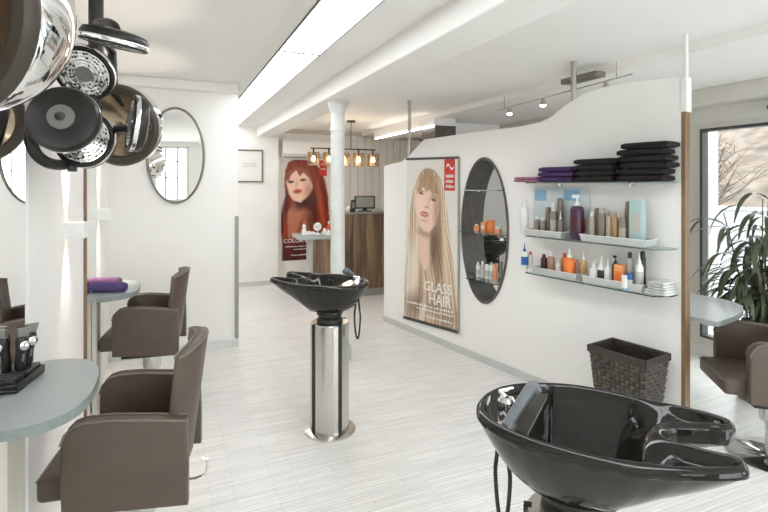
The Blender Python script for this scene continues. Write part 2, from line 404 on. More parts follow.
# ================================================================= LIGHTING FIXTURES
xs0, xs1 = .648, .925
prev = 4.88
ys = [-1.7, -.1, 1.5, 3.1]
def dworld(py): return F*.87/(HZ-py)
joins = [on_y(0, 1)]  # placeholder
def joiny(px, py): p = wd(px, dworld(py)); return p.y
j1 = joiny(300, 51.5); j2 = joiny(258, 93); j3 = joiny(246, 116)
L = j1-(j2-j1); edges = [j1-2*(j2-j1), L, j1, j2, j3, j3+(j3-j2)]
edges = [e for e in edges]
tube_em = mat('light_diffuser', (.9, .93, .95), .4, emit=(.95, .975, 1.0), estr=4.5, noise=.01)
for k in range(len(edges)-1):
    a, b = edges[k], edges[k+1]
    lab = ['long white light panel of the ceiling strip, first of the row beside the camera', 'long white light panel of the ceiling strip, nearest one over the near chair', 'long white light panel of the ceiling strip, third from the viewer', 'long white light panel of the ceiling strip, last but one before the corner wall', 'long white light panel at the far end of the ceiling strip'][k]
    t = thing('ceiling_light', lab, 'ceiling light', ((xs0+xs1)/2, (a+b)/2, CZ-.012), group='light panels of the ceiling strip')
    hx, hy = (xs1-xs0)/2, (b-a)/2
    m = MB().box((-hx, -hy, 0), (-hx+.008, hy, .012)).box((hx-.008, -hy, 0), (hx, hy, .012)).box((-hx+.008, -hy, 0), (hx-.008, -hy+.016, .012)).box((-hx+.008, hy-.012, 0), (hx-.008, hy, .012)).box((-.004, -hy+.012, 0), (.004, hy-.012, .0038))
    m.build('frame', mat('light_frame', (.22, .22, .21), .4, noise=.02), t, smooth=0)
    MB().box((-hx+.008, -hy+.012, .004), (hx-.008, hy-.012, .011)).build('diffuser', tube_em, t, smooth=0)

# track with three spotlights
def lamp(name, kind, loc, energy, parent=None, color=(1, .95, .88), rot=None, size=.03, spot=60):
    l = bpy.data.lights.new(name, kind); l.energy = energy; l.color = color
    if kind == 'SPOT': l.spot_size = math.radians(spot); l.spot_blend = .6
    if kind in ('SPOT', 'POINT'): l.shadow_soft_size = size
    o = bpy.data.objects.new(name, l); COL.objects.link(o); o.location = loc
    if rot: o.rotation_euler = rot
    if parent: o.parent = parent
    return o
glow = mat('spot_lens', (1, 1, 1), .3, emit=(1, .97, .92), estr=14)
pa, pb = wz(497, 110.5, 2.2), wz(632, 74, 2.2)
t = thing('track_rail', 'thin metal lighting rail under the ceiling above the partition', 'rail', ((pa+pb)/2))
o = MB().cyl(pa-t.location, pb-t.location, .005, seg=8).build('rail', polem, t)
for a in (.08, .92):
    p = pa.lerp(pb, a)-t.location; MB().cyl(p, p+Vector((0, 0, CZ-2.2+.0 if False else .105)), .004, seg=8).build('hanger', polem, t)
o = MB().box((-.05, -.17, .0), (.05, .17, .04), Matrix.Translation(wd(572, 3.66)+Vector((.10, 0, CR-.04))), bevel=.004).build('transformer_box', mat('transformer_grey', (.20, .18, .155), .4, .5, noise=.1), recenter=True)
tag(o, 'flat grey metal transformer box on the ceiling behind the curved pole', 'transformer')
for px, py, lab in ((509.5, 111, 'small spotlight at the left end of the ceiling rail'), (543, 102, 'brightest small spotlight in the middle of the ceiling rail'), (606, 84, 'small spotlight of the ceiling rail right of the grey pole')):
    q = wz(px, py, 2.155)
    # put it under the rail
    best = min((pa.lerp(pb, k/400) for k in range(401)), key=lambda v: abs(v.x*CS-v.y*SN-(px-384)/F*(v.x*SN+v.y*CS)))
    t = thing('spotlight', lab, 'spotlight', (best.x, best.y, 2.143), group='spotlights on the ceiling rail')
    m = MB().cyl((0, 0, .045), (0, 0, .060), .004, seg=8).lathe([(.008, .05), (.014, .048), (.02, .02), (.022, .004), (.022, 0)], 16); m.build('housing', polem, t)
    MB().lathe([(.0, -.016), (.014, -.013), (.024, -.002), (.024, .0)], 16).build('lens', glow, t)
    lamp('bulb', 'SPOT', (0, 0, -.02), 5, t, spot=110)

# wall washer lamps on the left
def wall_lamp(y, z, x, label):  # box open above and below
    t = thing('wall_lamp', label, 'lamp', (x, y, z), group='up and down wall lamps')
    m = MB(); d, w2, h2 = .085, .045, .038
    m.box((0, -w2, -h2), (d, -w2+.006, h2)).box((0, w2-.006, -h2), (d, w2, h2)).box((d-.006, -w2+.006, -h2), (d, w2-.006, h2)).box((0, -w2+.006, -h2), (.004, w2-.006, h2))
    m.build('housing', whitepl, t, smooth=0)
    MB().box((.006, -w2+.008, -.004), (d-.008, w2-.008, .004)).build('bulb', mat('warm_bulb', (1, .9, .75), .4, emit=(1, .86, .66), estr=2), t, smooth=0)
    lamp('uplight', 'SPOT', (.040, 0, .012), 8.0, t, (1, .88, .72), (PI, 0, 0), .006, 62)
    lamp('downlight', 'SPOT', (.040, 0, -.012), 8.0, t, (1, .88, .72), (0, 0, 0), .006, 62)
wall_lamp(2.84, 1.28, XL+.0151, 'white box wall lamp on the near white board, glowing up and down')
wall_lamp(4.1, 1.29, XL+.0121, 'white box wall lamp beside the far mirror, glowing up and down')

# pendant with five mesh shades
Dp = 6.72
pc = wd(344, Dp); barz = zof(149, Dp)
t = thing('pendant_lamp', 'dark bar pendant with five amber mesh shades above the counter', 'lamp', (pc.x, pc.y, barz), rz=0)
hb = .46
dkm = mat('dark_bronze', (.05, .04, .03), .4, .6, noise=.1)
MB().cyl((-hb, 0, 0), (hb, 0, 0), .009, seg=10).build('bar', dkm, t)
MB().cyl((.1, 0, 0), (.1, 0, CZ-barz-.02), .005, seg=8).build('rod', dkm, t)
MB().cyl((.1, 0, CZ-barz-.022), (.1, 0, CZ-barz), .06, seg=24).build('ceiling_plate', dkm, t)
shm = window_glass('amber_mesh', (.80, .62, .42), .3)
for k in range(5):
    x = -.42+.21*k
    s_o = MB().cyl((x, 0, -.225), (x, 0, -.055), .076, .076, seg=24, cap=False).build('lamp_shade', shm, t)
    m = MB()
    for zz in (-.225, -.14, -.055): m.tube([(x+.077*math.cos(a*PI/12), .077*math.sin(a*PI/12), zz) for a in range(24)], .003, 6, closed=True)
    for a in range(12): m.cyl((x+.077*math.cos(a*PI/6), .077*math.sin(a*PI/6), -.225), (x+.077*math.cos(a*PI/6), .077*math.sin(a*PI/6), -.055), .0015, seg=5)
    m.build('shade_wire', mat('wire_brown', (.25, .17, .1), .5, .4, noise=.1), s_o)
    MB().cyl((x, 0, -.10), (x, 0, -.005), .012, seg=10).build('socket', dkm, t)
    MB().lathe([(.0, -.175), (.02, -.17), (.03, -.148), (.02, -.115), (.01, -.10)], 14, Matrix.Translation((x, 0, 0))).build('bulb', mat('amber_bulb', (1, .8, .5), .3, emit=(1, .72, .4), estr=9), t)
l_ = lamp('glow', 'POINT', (0, -.12, -.2), 5, t, (1, .8, .55), size=.2)

# ================================================================= COLUMN
cb = wz(339.5, 360, 0)
t = thing('column', 'white round cast column with a moulded capital under the beam', 'column', (cb.x, cb.y+.05, 0))
MB().lathe([(.0, 0), (.118, 0), (.118, .09), (.11, .11), (.095, .12), (.10, .135), (.09, .17), (.066, .20)], 32).build('base', mat('column_base_grey', (.50, .49, .46), .5, noise=.08), t)
MB().lathe([(.063, .195), (.062, 1.0), (.059, 2.06)], 32).build('shaft', marble, t)
MB().lathe([(.060, 1.96), (.067, 1.965), (.067, 1.99), (.060, 2.0), (.060, 2.12), (.066, 2.125), (.068, 2.15), (.080, 2.175), (.082, 2.19), (.088, 2.195), (.088, 2.224), (.0, 2.224)], 32).build('capital', marble, t)

# ================================================================= RECEPTION
Dd = 6.62; a_, _ = pp(345)
dl = wd(344, 6.62); dr_x = dl.x+.62
ztop = zof(212, 6.62)
t = thing('reception_desk', 'tall walnut fronted reception desk with a grey top right of the column', 'desk', (dl.x+.34, dl.y+.25, 0))
MB().box((-.34, -.25, .10), (.34, .25, ztop-.035)).build('front_panel', walnut, t, smooth=0)
MB().box((-.33, -.235, 0), (.33, .24, .0995)).build('plinth', greytrim, t, smooth=0)
MB().box((-.37, -.28, ztop-.0345), (.37, .28, ztop), bevel=.004).build('desk_top', mat('grey_worktop', (.24, .235, .22), .4, noise=.05), t, smooth=30)
MB().box((.341, -.27, 0), (.369, .26, ztop-.035)).build('side_panel', greytrim, t, smooth=0)
# monitor
mx = wd(367, 6.70)
t = thing('till_monitor', 'dark rimmed flat monitor standing on the tall walnut desk', 'monitor', (mx.x, mx.y+.08, ztop+.0005), rz=-.25)
MB().box((-.14, -.012, .035), (.14, .02, .21), bevel=.006).build('casing', blackpl, t)
MB().box((-.118, -.0135, .055), (.118, -.0121, .195)).build('screen', mat('screen_grey', (.23, .23, .20), .2, noise=.03), t, smooth=0)
MB().box((-.09, -.05, 0), (.09, .05, .015), bevel=.004).box((-.03, .0, .015), (.03, .025, .04)).build('stand', blackpl, t)
px_ = wd(353, 6.62)
t = thing('card_terminal', 'small dark card terminal standing left of the monitor on the desk', 'card terminal', (px_.x, px_.y+.02, ztop+.0005), rz=.1)
MB().plate([(-.03, 0), (.03, 0), (.045, .16), (-.01, .16)], .06, bevel=.006).build('casing', blackpl, t)
MB().box((-.02, -.033, .05), (.02, -.0305, .13)).build('keypad', greypl, t, smooth=0)
px_ = wd(349, 6.72)
o = MB().plate([(-.05, 0), (.06, 0), (.065, .03), (.03, .045), (-.02, .07), (-.05, .05)], .05, bevel=.01).build('tape_dispenser', whitepl, loc=(px_.x+.03, px_.y+.03, ztop+.0005)); tag(o, 'small white tape dispenser at the front left corner of the desk', 'tape dispenser')
# lower counter
cl = wd(303, 6.25); zt2 = zof(236.5, 6.2)
t = thing('display_counter', 'lower walnut counter with a grey glass top left of the column', 'counter', (cl.x+.28, cl.y+.25, 0))
MB().box((-.15, -.23, .08), (.25, -.03, zt2-.05)).build('front_panel', walnut, t, smooth=0)
MB().box((-.18, -.24, 0), (-.1505, -.03, zt2-.05)).build('side_panel', mat('counter_side', (.42, .41, .38), .5, noise=.05), t, smooth=0)
MB().box((-.145, -.2, 0), (.24, -.04, .0795)).build('plinth', greytrim, t, smooth=0)
MB().box((-.31, -.29, zt2-.0495), (.26, .20, zt2), bevel=.004).build('counter_top', mat('counter_top_grey', (.36, .40, .38), .25, noise=.05), t)
# white trinkets on it
cz = zt2+.0005
def at(px, D, z): p = wd(px, D); return (p.x, p.y, z)
t = thing('round_mirror', 'small white ring mirror standing on the lower counter', 'mirror', at(317.5, 6.45, cz))
MB().tube([(.042*math.cos(k*PI/16), 0, .10+.042*math.sin(k*PI/16)) for k in range(32)], .012, 8, closed=True).build('frame', whitepl, t)
MB().cyl((0, .004, .1), (0, .008, .1), .036, seg=24).build('mirror_glass', mirror, t)
MB().cyl((0, 0, 0), (0, 0, .01), .04, seg=20).cyl((0, 0, .01), (0, 0, .05), .006, seg=8).build('stand', whitepl, t)
for px, D, w_, h_, lab in ((304, 6.42, .05, .14, 'white display block with cut out squares on the lower counter'), (309, 6.42, .09, .045, 'low white box left of the ring mirror'), (324.5, 6.47, .06, .08, 'white folded card right of the ring mirror'), (313, 6.47, .07, .035, 'small white tray in front of the ring mirror'), (328.5, 6.35, .05, .07, 'pale figurine beside the column on the lower counter')):
    m = MB().box((-w_/2, -.025, 0), (w_/2, .025, h_*.45), bevel=.004).box((-w_*.32, -.018, h_*.45), (w_*.4, .018, h_*.9), bevel=.006).lathe([(.0, h_*.88), (w_*.2, h_*.9), (w_*.15, h_), (0, h_)], 12)
    tag(m.build('counter_ornament', whitepl, loc=at(px, D, cz)), lab, 'ornament', 'white ornaments on the lower counter')
px_ = wd(331, 6.5)
t = thing('orange_flacon', 'small orange bottle half hidden by the column on the counter', 'bottle', (px_.x-.03, px_.y, cz))
MB().lathe([(0, 0), (.025, 0), (.026, .10), (.012, .125), (.012, .14), (0, .14)], 16).build('body', mat('orange_red', (.6, .12, .04), .4, noise=.05), t)
MB().cyl((0, 0, .141), (0, 0, .165), .014, seg=12).build('cap', whitepl, t)

# AC unit
a1, D1 = on_y(282, YF); a2, D2 = on_y(337, YF)
t = thing('air_conditioner', 'white wall air conditioner above the red haired poster', 'air conditioner', ((a1.x+a2.x)/2-.03, YF-.0005, 1.93))
hw = (a2.x-a1.x)/2
Mr = Matrix.Identity(4)
m = MB(); m.plate([(-.0, .03), (.0, .27), (-.17, .27), (-.2, .23), (-.2, .06), (-.13, 0.0)], 2*hw, Matrix.Rotation(PI/2, 4, 'Z'), bevel=.006); m.build('casing', whitepl, t)
for ch in t.children: ch.rotation_euler = (0, 0, 0)
MB().box((-hw+.05, -.16, -.004), (hw-.05, -.06, .0)).build('louvre', greypl, t, smooth=0)

# framed picture on rear left wall
a1, D1 = on_y(263, 7.62)
zt, zb = zof(150, D1), zof(182.5, D1); wv = .64
t = thing('picture_frame', 'thin dark framed white print on the rear wall beside the corner', 'picture', (a1.x-wv/2, 7.62, zb))
h_ = zt-zb; m = MB(); f_ = .022
m.box((-wv/2, -.022, 0), (-wv/2+f_, -.001, h_)).box((wv/2-f_, -.022, 0), (wv/2, -.001, h_)).box((-wv/2+f_, -.022, 0), (wv/2-f_, -.001, f_)).box((-wv/2+f_, -.022, h_-f_), (wv/2-f_, -.001, h_))
m.build('frame', mat('picture_frame_dark', (.16, .145, .11), .4, .4, noise=.1), t, smooth=0)
MB().box((-wv/2+f_, -.01, f_), (wv/2-f_, -.002, h_-f_)).build('print', mat('paper', (.74, .74, .72), .6, noise=.01), t, smooth=0)
m = MB()
for r_ in range(2):
    for k in range(10):
        m.box((.02+k*.022, -.0108, h_*.48+r_*.035), (.034+k*.022, -.0102, h_*.48+r_*.035+.018+.004*(k % 3)))
m.build('lettering', mat('pale_print', (.52, .52, .50), .6, noise=.05), t, smooth=0)

# bulkhead with light strip at the rear right of the ceiling
bx0 = 2.93
pe, De = on_x(434, bx0)
t = thing('bulkhead', 'white ceiling bulkhead over a dark panel beyond the partition', 'bulkhead', (bx0+.15, pe.y+.7, 2.2))
MB().box((-.15, -.7, .02), (.15, 1.2, .108)).build('casing', white, t, smooth=0)
MB().box((-.13, -.69, -2.2), (.16, -.35, .0195)).build('dark_panel', darkgrain, t, smooth=0)
o = MB().box((-.155, -.68, .006), (-.135, 1.15, .0195)).build('light_strip', mat('strip_emitter', (1, 1, 1), .4, emit=(1, .97, .92), estr=10), t, smooth=0)

# ================================================================= POSTERS
def inpoly(U, V, poly):
    ins = np.zeros(U.shape, bool); n = len(poly)
    for i in range(n):
        x0, y0 = poly[i]; x1, y1 = poly[i-1]
        c = ((y0 > V) != (y1 > V)) & (U < (x1-x0)*(V-y0)/(y1-y0+1e-12)+x0)
        ins ^= c
    return ins.astype(float)
def blur(a, n):
    for _ in range(n):
        a = (np.pad(a, ((1, 1), (0, 0)), 'edge')[:-2]+np.pad(a, ((1, 1), (0, 0)), 'edge')[2:]+2*a)/4
        a = (np.pad(a, ((0, 0), (1, 1)), 'edge')[:, :-2]+np.pad(a, ((0, 0), (1, 1)), 'edge')[:, 2:]+2*a)/4
    return a
def ell(U, V, cx, cy, rx, ry, soft=.25, ang=0.):
    ca, sa = math.cos(ang), math.sin(ang); x = (U-cx); y = (V-cy)
    d = np.sqrt(((x*ca+y*sa)/rx)**2+((-x*sa+y*ca)/ry)**2)
    return np.clip((1+soft-d)/(2*soft), 0, 1)
def mixc(img, mask, c):
    c = np.array(c); return img*(1-mask[..., None])+c*mask[..., None]
def s2l(c): return tuple(((x/255)/12.92 if x/255 <= .04045 else (((x/255)+.055)/1.055)**2.4) for x in c)
def streaks(X, seed, f=1.):
    rs = np.random.RandomState(seed); o = np.zeros_like(X)
    for k in range(14):
        fr = rs.uniform(.25, 2.6)*f; o += np.sin(X*fr*2*PI+rs.uniform(0, 6.28))*rs.uniform(.4, 1)
    return np.clip(.5+o/8, 0, 1)

def paint_blonde(U, V):   # pixel frame of the photo: U 405..457, V 159..~325
    img = np.zeros(U.shape+(3,)); img[:] = s2l((224, 220, 213))
    img = mixc(img, np.clip((415-U)/12, 0, 1)*.4, s2l((232, 230, 226)))
    hair = inpoly(U, V, [(420,175),(425,169.5),(430,168.5),(436,171),(441,178),(444.5,188),(447,205),(449,225),(452,250),(455,280),(458,318),(458,340),(404,340),(404,280),(408,250),(409,225),(411,205),(414,190)])
    hair = blur(hair, 2)
    base = mixc(img, np.ones(U.shape), s2l((196, 166, 134)))
    warp = (U-429)*(1.0-.35*np.clip((V-175)/120, 0, 1.2))+1.8*np.sin(V/27.)+.5*np.sin(V/15.+U/9)
    st = streaks(warp, 3, .35); st2 = streaks(warp, 9, .7)
    base = mixc(base, np.clip(st*1.6-.3, 0, 1), s2l((240, 222, 198))); base = mixc(base, np.clip(st2*2-.75, 0, 1)*.8, s2l((134, 96, 64)))
    base = mixc(base, np.clip(1-(V-169)/16, 0, 1)*.6, s2l((112, 84, 58)))
    base = mixc(base, ell(U, V, 411, 275, 6, 30, .5)*.5, s2l((244, 240, 234)))
    base = mixc(base, ell(U, V, 440, 252, 3.5, 48, .6)*.75, s2l((112, 76, 50)))
    base = mixc(base, ell(U, V, 447, 262, 2, 50, .7, -.05)*.6, s2l((236, 214, 184)))
    base = mixc(base, ell(U, V, 417, 262, 3, 40, .7, .06)*.6, s2l((242, 228, 208)))
    base = mixc(base, ell(U, V, 422, 285, 2, 26, .7, .1)*.45, s2l((140, 102, 70)))
    img = mixc(img, hair, (0, 0, 0))+base*hair[..., None]
    # neck and shadow
    neck = blur(inpoly(U, V, [(420,226),(432,232),(434,250),(431,264),(427,272),(422,262),(420,248)]), 2)
    img = mixc(img, neck, s2l((228, 196, 176)))
    img = mixc(img, ell(U, V, 435, 246, 3.5, 22, .5)*.85, s2l((88, 58, 42)))
    img = mixc(img, ell(U, V, 426, 233, 8, 4, .5, .5)*.6, s2l((140, 100, 78)))
    face = blur(inpoly(U, V, [(419,184),(428,179),(437,185),(440.5,197),(440,212),(436,226),(431,233),(425,231),(419,220),(416,207),(416,194)]), 2)
    img = mixc(img, face, s2l((234, 202, 182)))
    img = mixc(img, face*ell(U, V, 438.5, 212, 3.5, 20, .6)*.75, s2l((176, 124, 96)))
    img = mixc(img, face*ell(U, V, 422, 205, 5, 8, .8)*.35, s2l((250, 228, 212)))
    # fringe
    fr = blur(inpoly(U, V, [(417,195),(421,180),(428,171),(437,178),(441,200),(437,194),(434,196),(431,190),(428,193),(425,187),(421,191)]), 2)
    f2 = mixc(np.zeros_like(img), np.ones(U.shape), s2l((190, 156, 118))); f2 = mixc(f2, streaks((U-428)+(V-175)*.15, 5, .55), s2l((130, 96, 66)))
    img = img*(1-fr[..., None]*.9)+f2*fr[..., None]*.9
    for (cx, cy, a) in ((422.5, 193.5, .35), (435, 200.5, .35)):
        img = mixc(img, ell(U, V, cx, cy-2.2, 3.4, .8, .5, a)*.6, s2l((120, 84, 62)))
        img = mixc(img, ell(U, V, cx, cy, 2.6, 1.1, .5, a), s2l((84, 70, 64)))
        img = mixc(img, ell(U, V, cx-.3, cy, .9, .8, .5), s2l((40, 40, 44)))
    for (cx, cy) in ((422, 190.3), (435.5, 196.6)): img = mixc(img, ell(U, V, cx, cy, 3.2, .55, .6, .4)*.75, s2l((120, 88, 62)))
    img = mixc(img, ell(U, V, 430.5, 202, .8, 5, .7, .2)*.5, s2l((178, 128, 102)))
    img = mixc(img, ell(U, V, 428, 207.5, 2.3, 1.0, .6, .3)*.7, s2l((168, 108, 86)))
    img = mixc(img, ell(U, V, 426, 214.5, 4.2, 2.6, .35, .35), s2l((186, 84, 74)))
    img = mixc(img, ell(U, V, 426, 214.6, 2.6, .6, .5, .35)*.8, s2l((240, 220, 214)))
    img = mixc(img, ell(U, V, 425.5, 221, 4, 1.2, .6, .3)*.35, s2l((150, 100, 80)))
    # dark clothing shade at the bottom
    img = mixc(img, ell(U, V, 416, 305, 10, 12, .6, .2)*.65, s2l((96, 66, 48)))
    img = mixc(img, ell(U, V, 434, 306, 7, 7, .6)*.5, s2l((104, 72, 52)))
    img = mixc(img, ell(U, V, 424, 313, 3, 12, .6, .2)*.7, s2l((236, 226, 214)))
    img = mixc(img, ell(U, V, 448, 320, 9, 12, .6)*.5, s2l((120, 84, 62)))
    return img
def paint_red(U, V):      # pixel frame 281..330, 159.5..259.5
    img = np.zeros(U.shape+(3,)); img[:] = s2l((222, 218, 212))
    hair = blur(inpoly(U, V, [(288,162),(294,159),(304,159),(312,161),(320,168),(325,180),(328,196),(329,215),(330,240),(330,262),(282,262),(282,240),(279.5,222),(282,207),(285,195),(284,182),(285,170)]), 2)
    base = mixc(img, np.ones(U.shape), s2l((112, 30, 18)))
    warp = (U-300)*(1-.25*np.clip((V-170)/60, 0, 1.3))+2.6*np.sin(V/13.)+.6*np.sin(V/6.+U/6)
    base = mixc(base, np.clip(streaks(warp, 4, .3)*1.8-.4, 0, 1), s2l((190, 62, 30))); base = mixc(base, np.clip(streaks(warp, 11, .45)*2-.6, 0, 1)*.9, s2l((56, 14, 10)))
    base = mixc(base, ell(U, V, 319, 205, 3, 26, .7, -.2)*.6, s2l((232, 104, 62)))
    base = mixc(base, ell(U, V, 290, 225, 2.5, 22, .7, .1)*.5, s2l((214, 84, 48)))
    base = mixc(base, ell(U, V, 314, 200, 4, 24, .7, -.1)*.8, s2l((44, 12, 10)))
    base = mixc(base, ell(U, V, 286, 205, 2.5, 16, .7, .15)*.7, s2l((50, 14, 10)))
    img = mixc(img, hair, (0, 0, 0))+base*hair[..., None]
    body = blur(inpoly(U, V, [(287,212),(293,203),(303,205),(311,212),(314,232),(304,240),(288,238)]), 3)
    img = mixc(img, body, s2l((190, 120, 92)))
    img = mixc(img, ell(U, V, 303, 203, 11, 6, .5, -.3)*.9, s2l((58, 22, 16)))
    img = mixc(img, ell(U, V, 300, 226, 2, 14, .7, .3)*.6, s2l((120, 36, 22)))
    img = mixc(img, ell(U, V, 310, 222, 4, 16, .6, -.1)*.8, s2l((84, 24, 18)))
    face = blur(inpoly(U, V, [(287,172),(296,166),(307,169),(312,178),(312,188),(307,196),(300,202),(293,200),(289,194),(286,183)]), 2)
    img = mixc(img, face, s2l((242, 200, 176)))
    img = mixc(img, face*ell(U, V, 309, 192, 5, 10, .7)*.6, s2l((156, 92, 68)))
    fr = blur(inpoly(U, V, [(285,178),(288,165),(297,160),(308,162),(316,176),(313,186),(308,177),(303,172),(299,176),(296,170),(291,174),(288,182)]), 2)
    f2 = mixc(np.zeros_like(img), np.ones(U.shape), s2l((168, 56, 32))); f2 = mixc(f2, streaks((U-298)-(V-165)*.3, 6, .6), s2l((88, 26, 16)))
    img = img*(1-fr[..., None]*.92)+f2*fr[..., None]*.92
    for cx, cy in ((290.5, 181.5), (302.5, 179.5)):
        img = mixc(img, ell(U, V, cx, cy, 3.0, 1.3, .5, -.1), s2l((48, 26, 22)))
    img = mixc(img, ell(U, V, 296, 184, 1, 4, .7)*.4, s2l((170, 110, 84)))
    img = mixc(img, ell(U, V, 297, 191, 4.3, 2.3, .35, -.12), s2l((196, 78, 62)))
    img = mixc(img, ell(U, V, 297, 191.2, 3, .5, .5, -.12)*.8, s2l((110, 30, 26)))
    img = mixc(img, np.clip((V-234)/12, 0, 1)*.75*hair, s2l((52, 18, 14)))
    return img

printm = bpy.data.materials.new('poster_print'); printm.use_nodes = True
_nt = printm.node_tree; _a = _nt.nodes.new('ShaderNodeVertexColor'); _a.layer_name = 'print'
_nt.links.new(_a.outputs[0], _nt.nodes['Principled BSDF'].inputs['Base Color']); _nt.nodes['Principled BSDF'].inputs['Roughness'].default_value = .45
redlab = mat('red_label', (.56, .035, .02), .5, noise=.03)
whiteink = mat('white_ink', (.85, .84, .82), .5, noise=.01)
def poster(name, label, posf, paint, rect, nu, nv, parts, bar_mat):
    """posf(a,b,off): a 0..1 left-right, b 0..1 top-bottom -> world. rect=(U0,U1,V0,V1)"""
    base = posf(.5, 1, 0)
    t = thing(name, label, 'poster', base)
    A = np.linspace(0, 1, nu); B = np.linspace(0, 1, nv)
    AA, BB = np.meshgrid(A, B, indexing='ij')
    if paint is paint_blonde:
        UU = 407+(457.5-407)*AA+(404-407)*(1-AA)*BB
        VV = 159+(318-159)*BB*(1-AA)+(333-159)*BB*AA
    else:
        U0, U1, V0, V1 = rect; UU = U0+(U1-U0)*AA; VV = V0+(V1-V0)*BB
    img = np.clip(paint(UU, VV), 0, 1)
    vs = []
    for off in (.002, 0.0):
        for i in range(nu):
            for j in range(nv):
                vs.append(posf(A[i], B[j], off)-base)
    m = MB(); q = nu*nv
    fs = [(i*nv+j, i*nv+j+1, (i+1)*nv+j+1, (i+1)*nv+j) for i in range(nu-1) for j in range(nv-1)]
    rim = [j for j in range(nv)]+[i*nv+nv-1 for i in range(1, nu)]+[(nu-1)*nv+j for j in range(nv-2, -1, -1)]+[i*nv for i in range(nu-2, 0, -1)]
    fs2 = [(rim[k], q+rim[k], q+rim[(k+1) % len(rim)], rim[(k+1) % len(rim)]) for k in range(len(rim))]
    m._add(vs, fs+fs2)
    o = m.build('sheet', printm, t, smooth=0)
    ca = o.data.color_attributes.new('print', 'FLOAT_COLOR', 'POINT')
    flat = np.ones((2*q, 4)); flat[:q, :3] = img.reshape(-1, 3); flat[q:, :3] = (.7, .7, .68)
    ca.data.foreach_set('color', flat.ravel())
    for nm, shape, (a0, a1, b0, b1), mt, off in parts:
        if isinstance(shape, str): pts, fcs = text_shape(shape, .012 if nm == 'headline' else 0)
        else: pts, fcs = shape
        m = MB(); m._add([posf(a0+(a1-a0)*x, b1+(b0-b1)*y, off)-base for x, y in pts], fcs)
        m.build(nm, mt, t, smooth=0, fix=False)
    return t, base
rectshape = ([(0, 0), (1, 0), (1, 1), (0, 1)], [(0, 1, 2, 3)])
def bars(n, seed):
    rs = random.Random(seed); pts = []; fs = []
    x = 0
    while x < .97:
        w_ = rs.uniform(.02, .05); h_ = rs.uniform(.55, 1); k = len(pts)
        pts += [(x, 0), (min(1, x+w_), 0), (min(1, x+w_), h_), (x, h_)]; fs.append((k, k+1, k+2, k+3)); x += w_+rs.choice([.012, .012, .03])
    return pts, fs
def wave():
    pts = []; fs = []; n = 14
    for i in range(n+1):
        x = i/n; y = .5+.3*math.sin(x*2*PI)
        pts += [(x, y-.13), (x, y+.13)]
        if i: k = 2*i; fs.append((k-2, k, k+1, k-1))
    return pts, fs
sTL, zTL = ps(407, 159, .012); sTR, zTR = ps(458, 157.5, .012); sBL, zBL = ps(404, 318, .012); sBR, zBR = ps(457.5, 333, .012)
def pos1(a, b, off):
    # straight interpolation on the wall plane
    s = (sTL*(1-a)+sTR*a)*(1-b)+(sBL*(1-a)+sBR*a)*b
    z = (zTL*(1-a)+zTR*a)*(1-b)+(zBL*(1-a)+zBR*a)*b
    return pw(s, z, .010+off)
parts1 = [('red_label', rectshape, (.76, .95, .0, .19), redlab, .003),
          ('logo', wave(), (.80, .93, .03, .075), whiteink, .0045),
          ('small_text', bars(1, 2), (.79, .93, .095, .115), whiteink, .0045), ('small_text', bars(1, 3), (.79, .93, .125, .145), whiteink, .0045), ('small_text', bars(1, 9), (.79, .93, .155, .175), whiteink, .0045),
          ('headline', 'GLASS', (.41, .90, .735, .795), whiteink, .003), ('headline', 'HAIR', (.50, .90, .805, .87), whiteink, .003),
          ('small_text', bars(1, 4), (.06, .93, .882, .896), whiteink, .003), ('small_text', bars(1, 5), (.26, .93, .906, .918), whiteink, .003), ('small_text', bars(1, 6), (.45, .93, .945, .957), whiteink, .003)]
t, base = poster('blonde_hair_poster', 'tall poster of a woman with long blonde hair on the white partition', pos1, paint_blonde, None, 100, 300, parts1, None)
for b0, b1 in ((-.006, .008), (.985, 1.003)):
    m = MB()
    vs = [pos1(a, b, off)-base for a in (-.01, 1.01) for b in (b0, b1) for off in (-.008, .008)]
    m._add(vs, [(0,1,3,2),(4,6,7,5),(0,4,5,1),(2,3,7,6),(0,2,6,4),(1,5,7,3)])
    m.build('hanging_bar', dkfr, t, smooth=0)
m = MB()
vs = [pos1(a, b, off)-base for a in (1.0, 1.025) for b in (0, 1) for off in (-.008, .006)]
m._add(vs, [(0,1,3,2),(4,6,7,5),(0,4,5,1),(2,3,7,6),(0,2,6,4),(1,5,7,3)]); m.build('edge_rail', greytrim, t, smooth=0)
pk = pw(ps(430), ps(430, 140)[1], .012)-base
m = MB().cyl(pos1(.05, 0, .002)-base, pk, .0012, seg=5).cyl(pos1(.95, 0, .002)-base, pk, .0012, seg=5); m.build('hanging_cord', whitepl, t)
# red poster on the rear wall
qa, Da = on_y(281, YF); qb, Db = on_y(330, YF)
zt_, zb_ = zof(159.5, Da), zof(259.5, (Da+Db)/2)
def pos2(a, b, off): return Vector((qa.x+(qb.x-qa.x)*a, YF-.004-off, zt_+(zb_-zt_)*b))
parts2 = [('red_label', rectshape, (.78, .93, .0, .16), redlab, .003), ('logo', wave(), (.81, .9, .03, .06), whiteink, .004), ('small_text', bars(1, 7), (.80, .91, .08, .095), whiteink, .004),
          ('headline', 'COLOR ME', (.05, .62, .785, .825), whiteink, .003), ('small_text', bars(1, 8), (.09, .60, .855, .868), whiteink, .003), ('small_text', bars(1, 12), (.25, .60, .885, .897), whiteink, .003), ('small_text', bars(1, 13), (.2, .6, .94, .955), whiteink, .003)]
poster('red_hair_poster', 'tall poster of a woman with long red hair on the rear wall', pos2, paint_red, (281, 330, 159.5, 259.5), 100, 200, parts2, None)

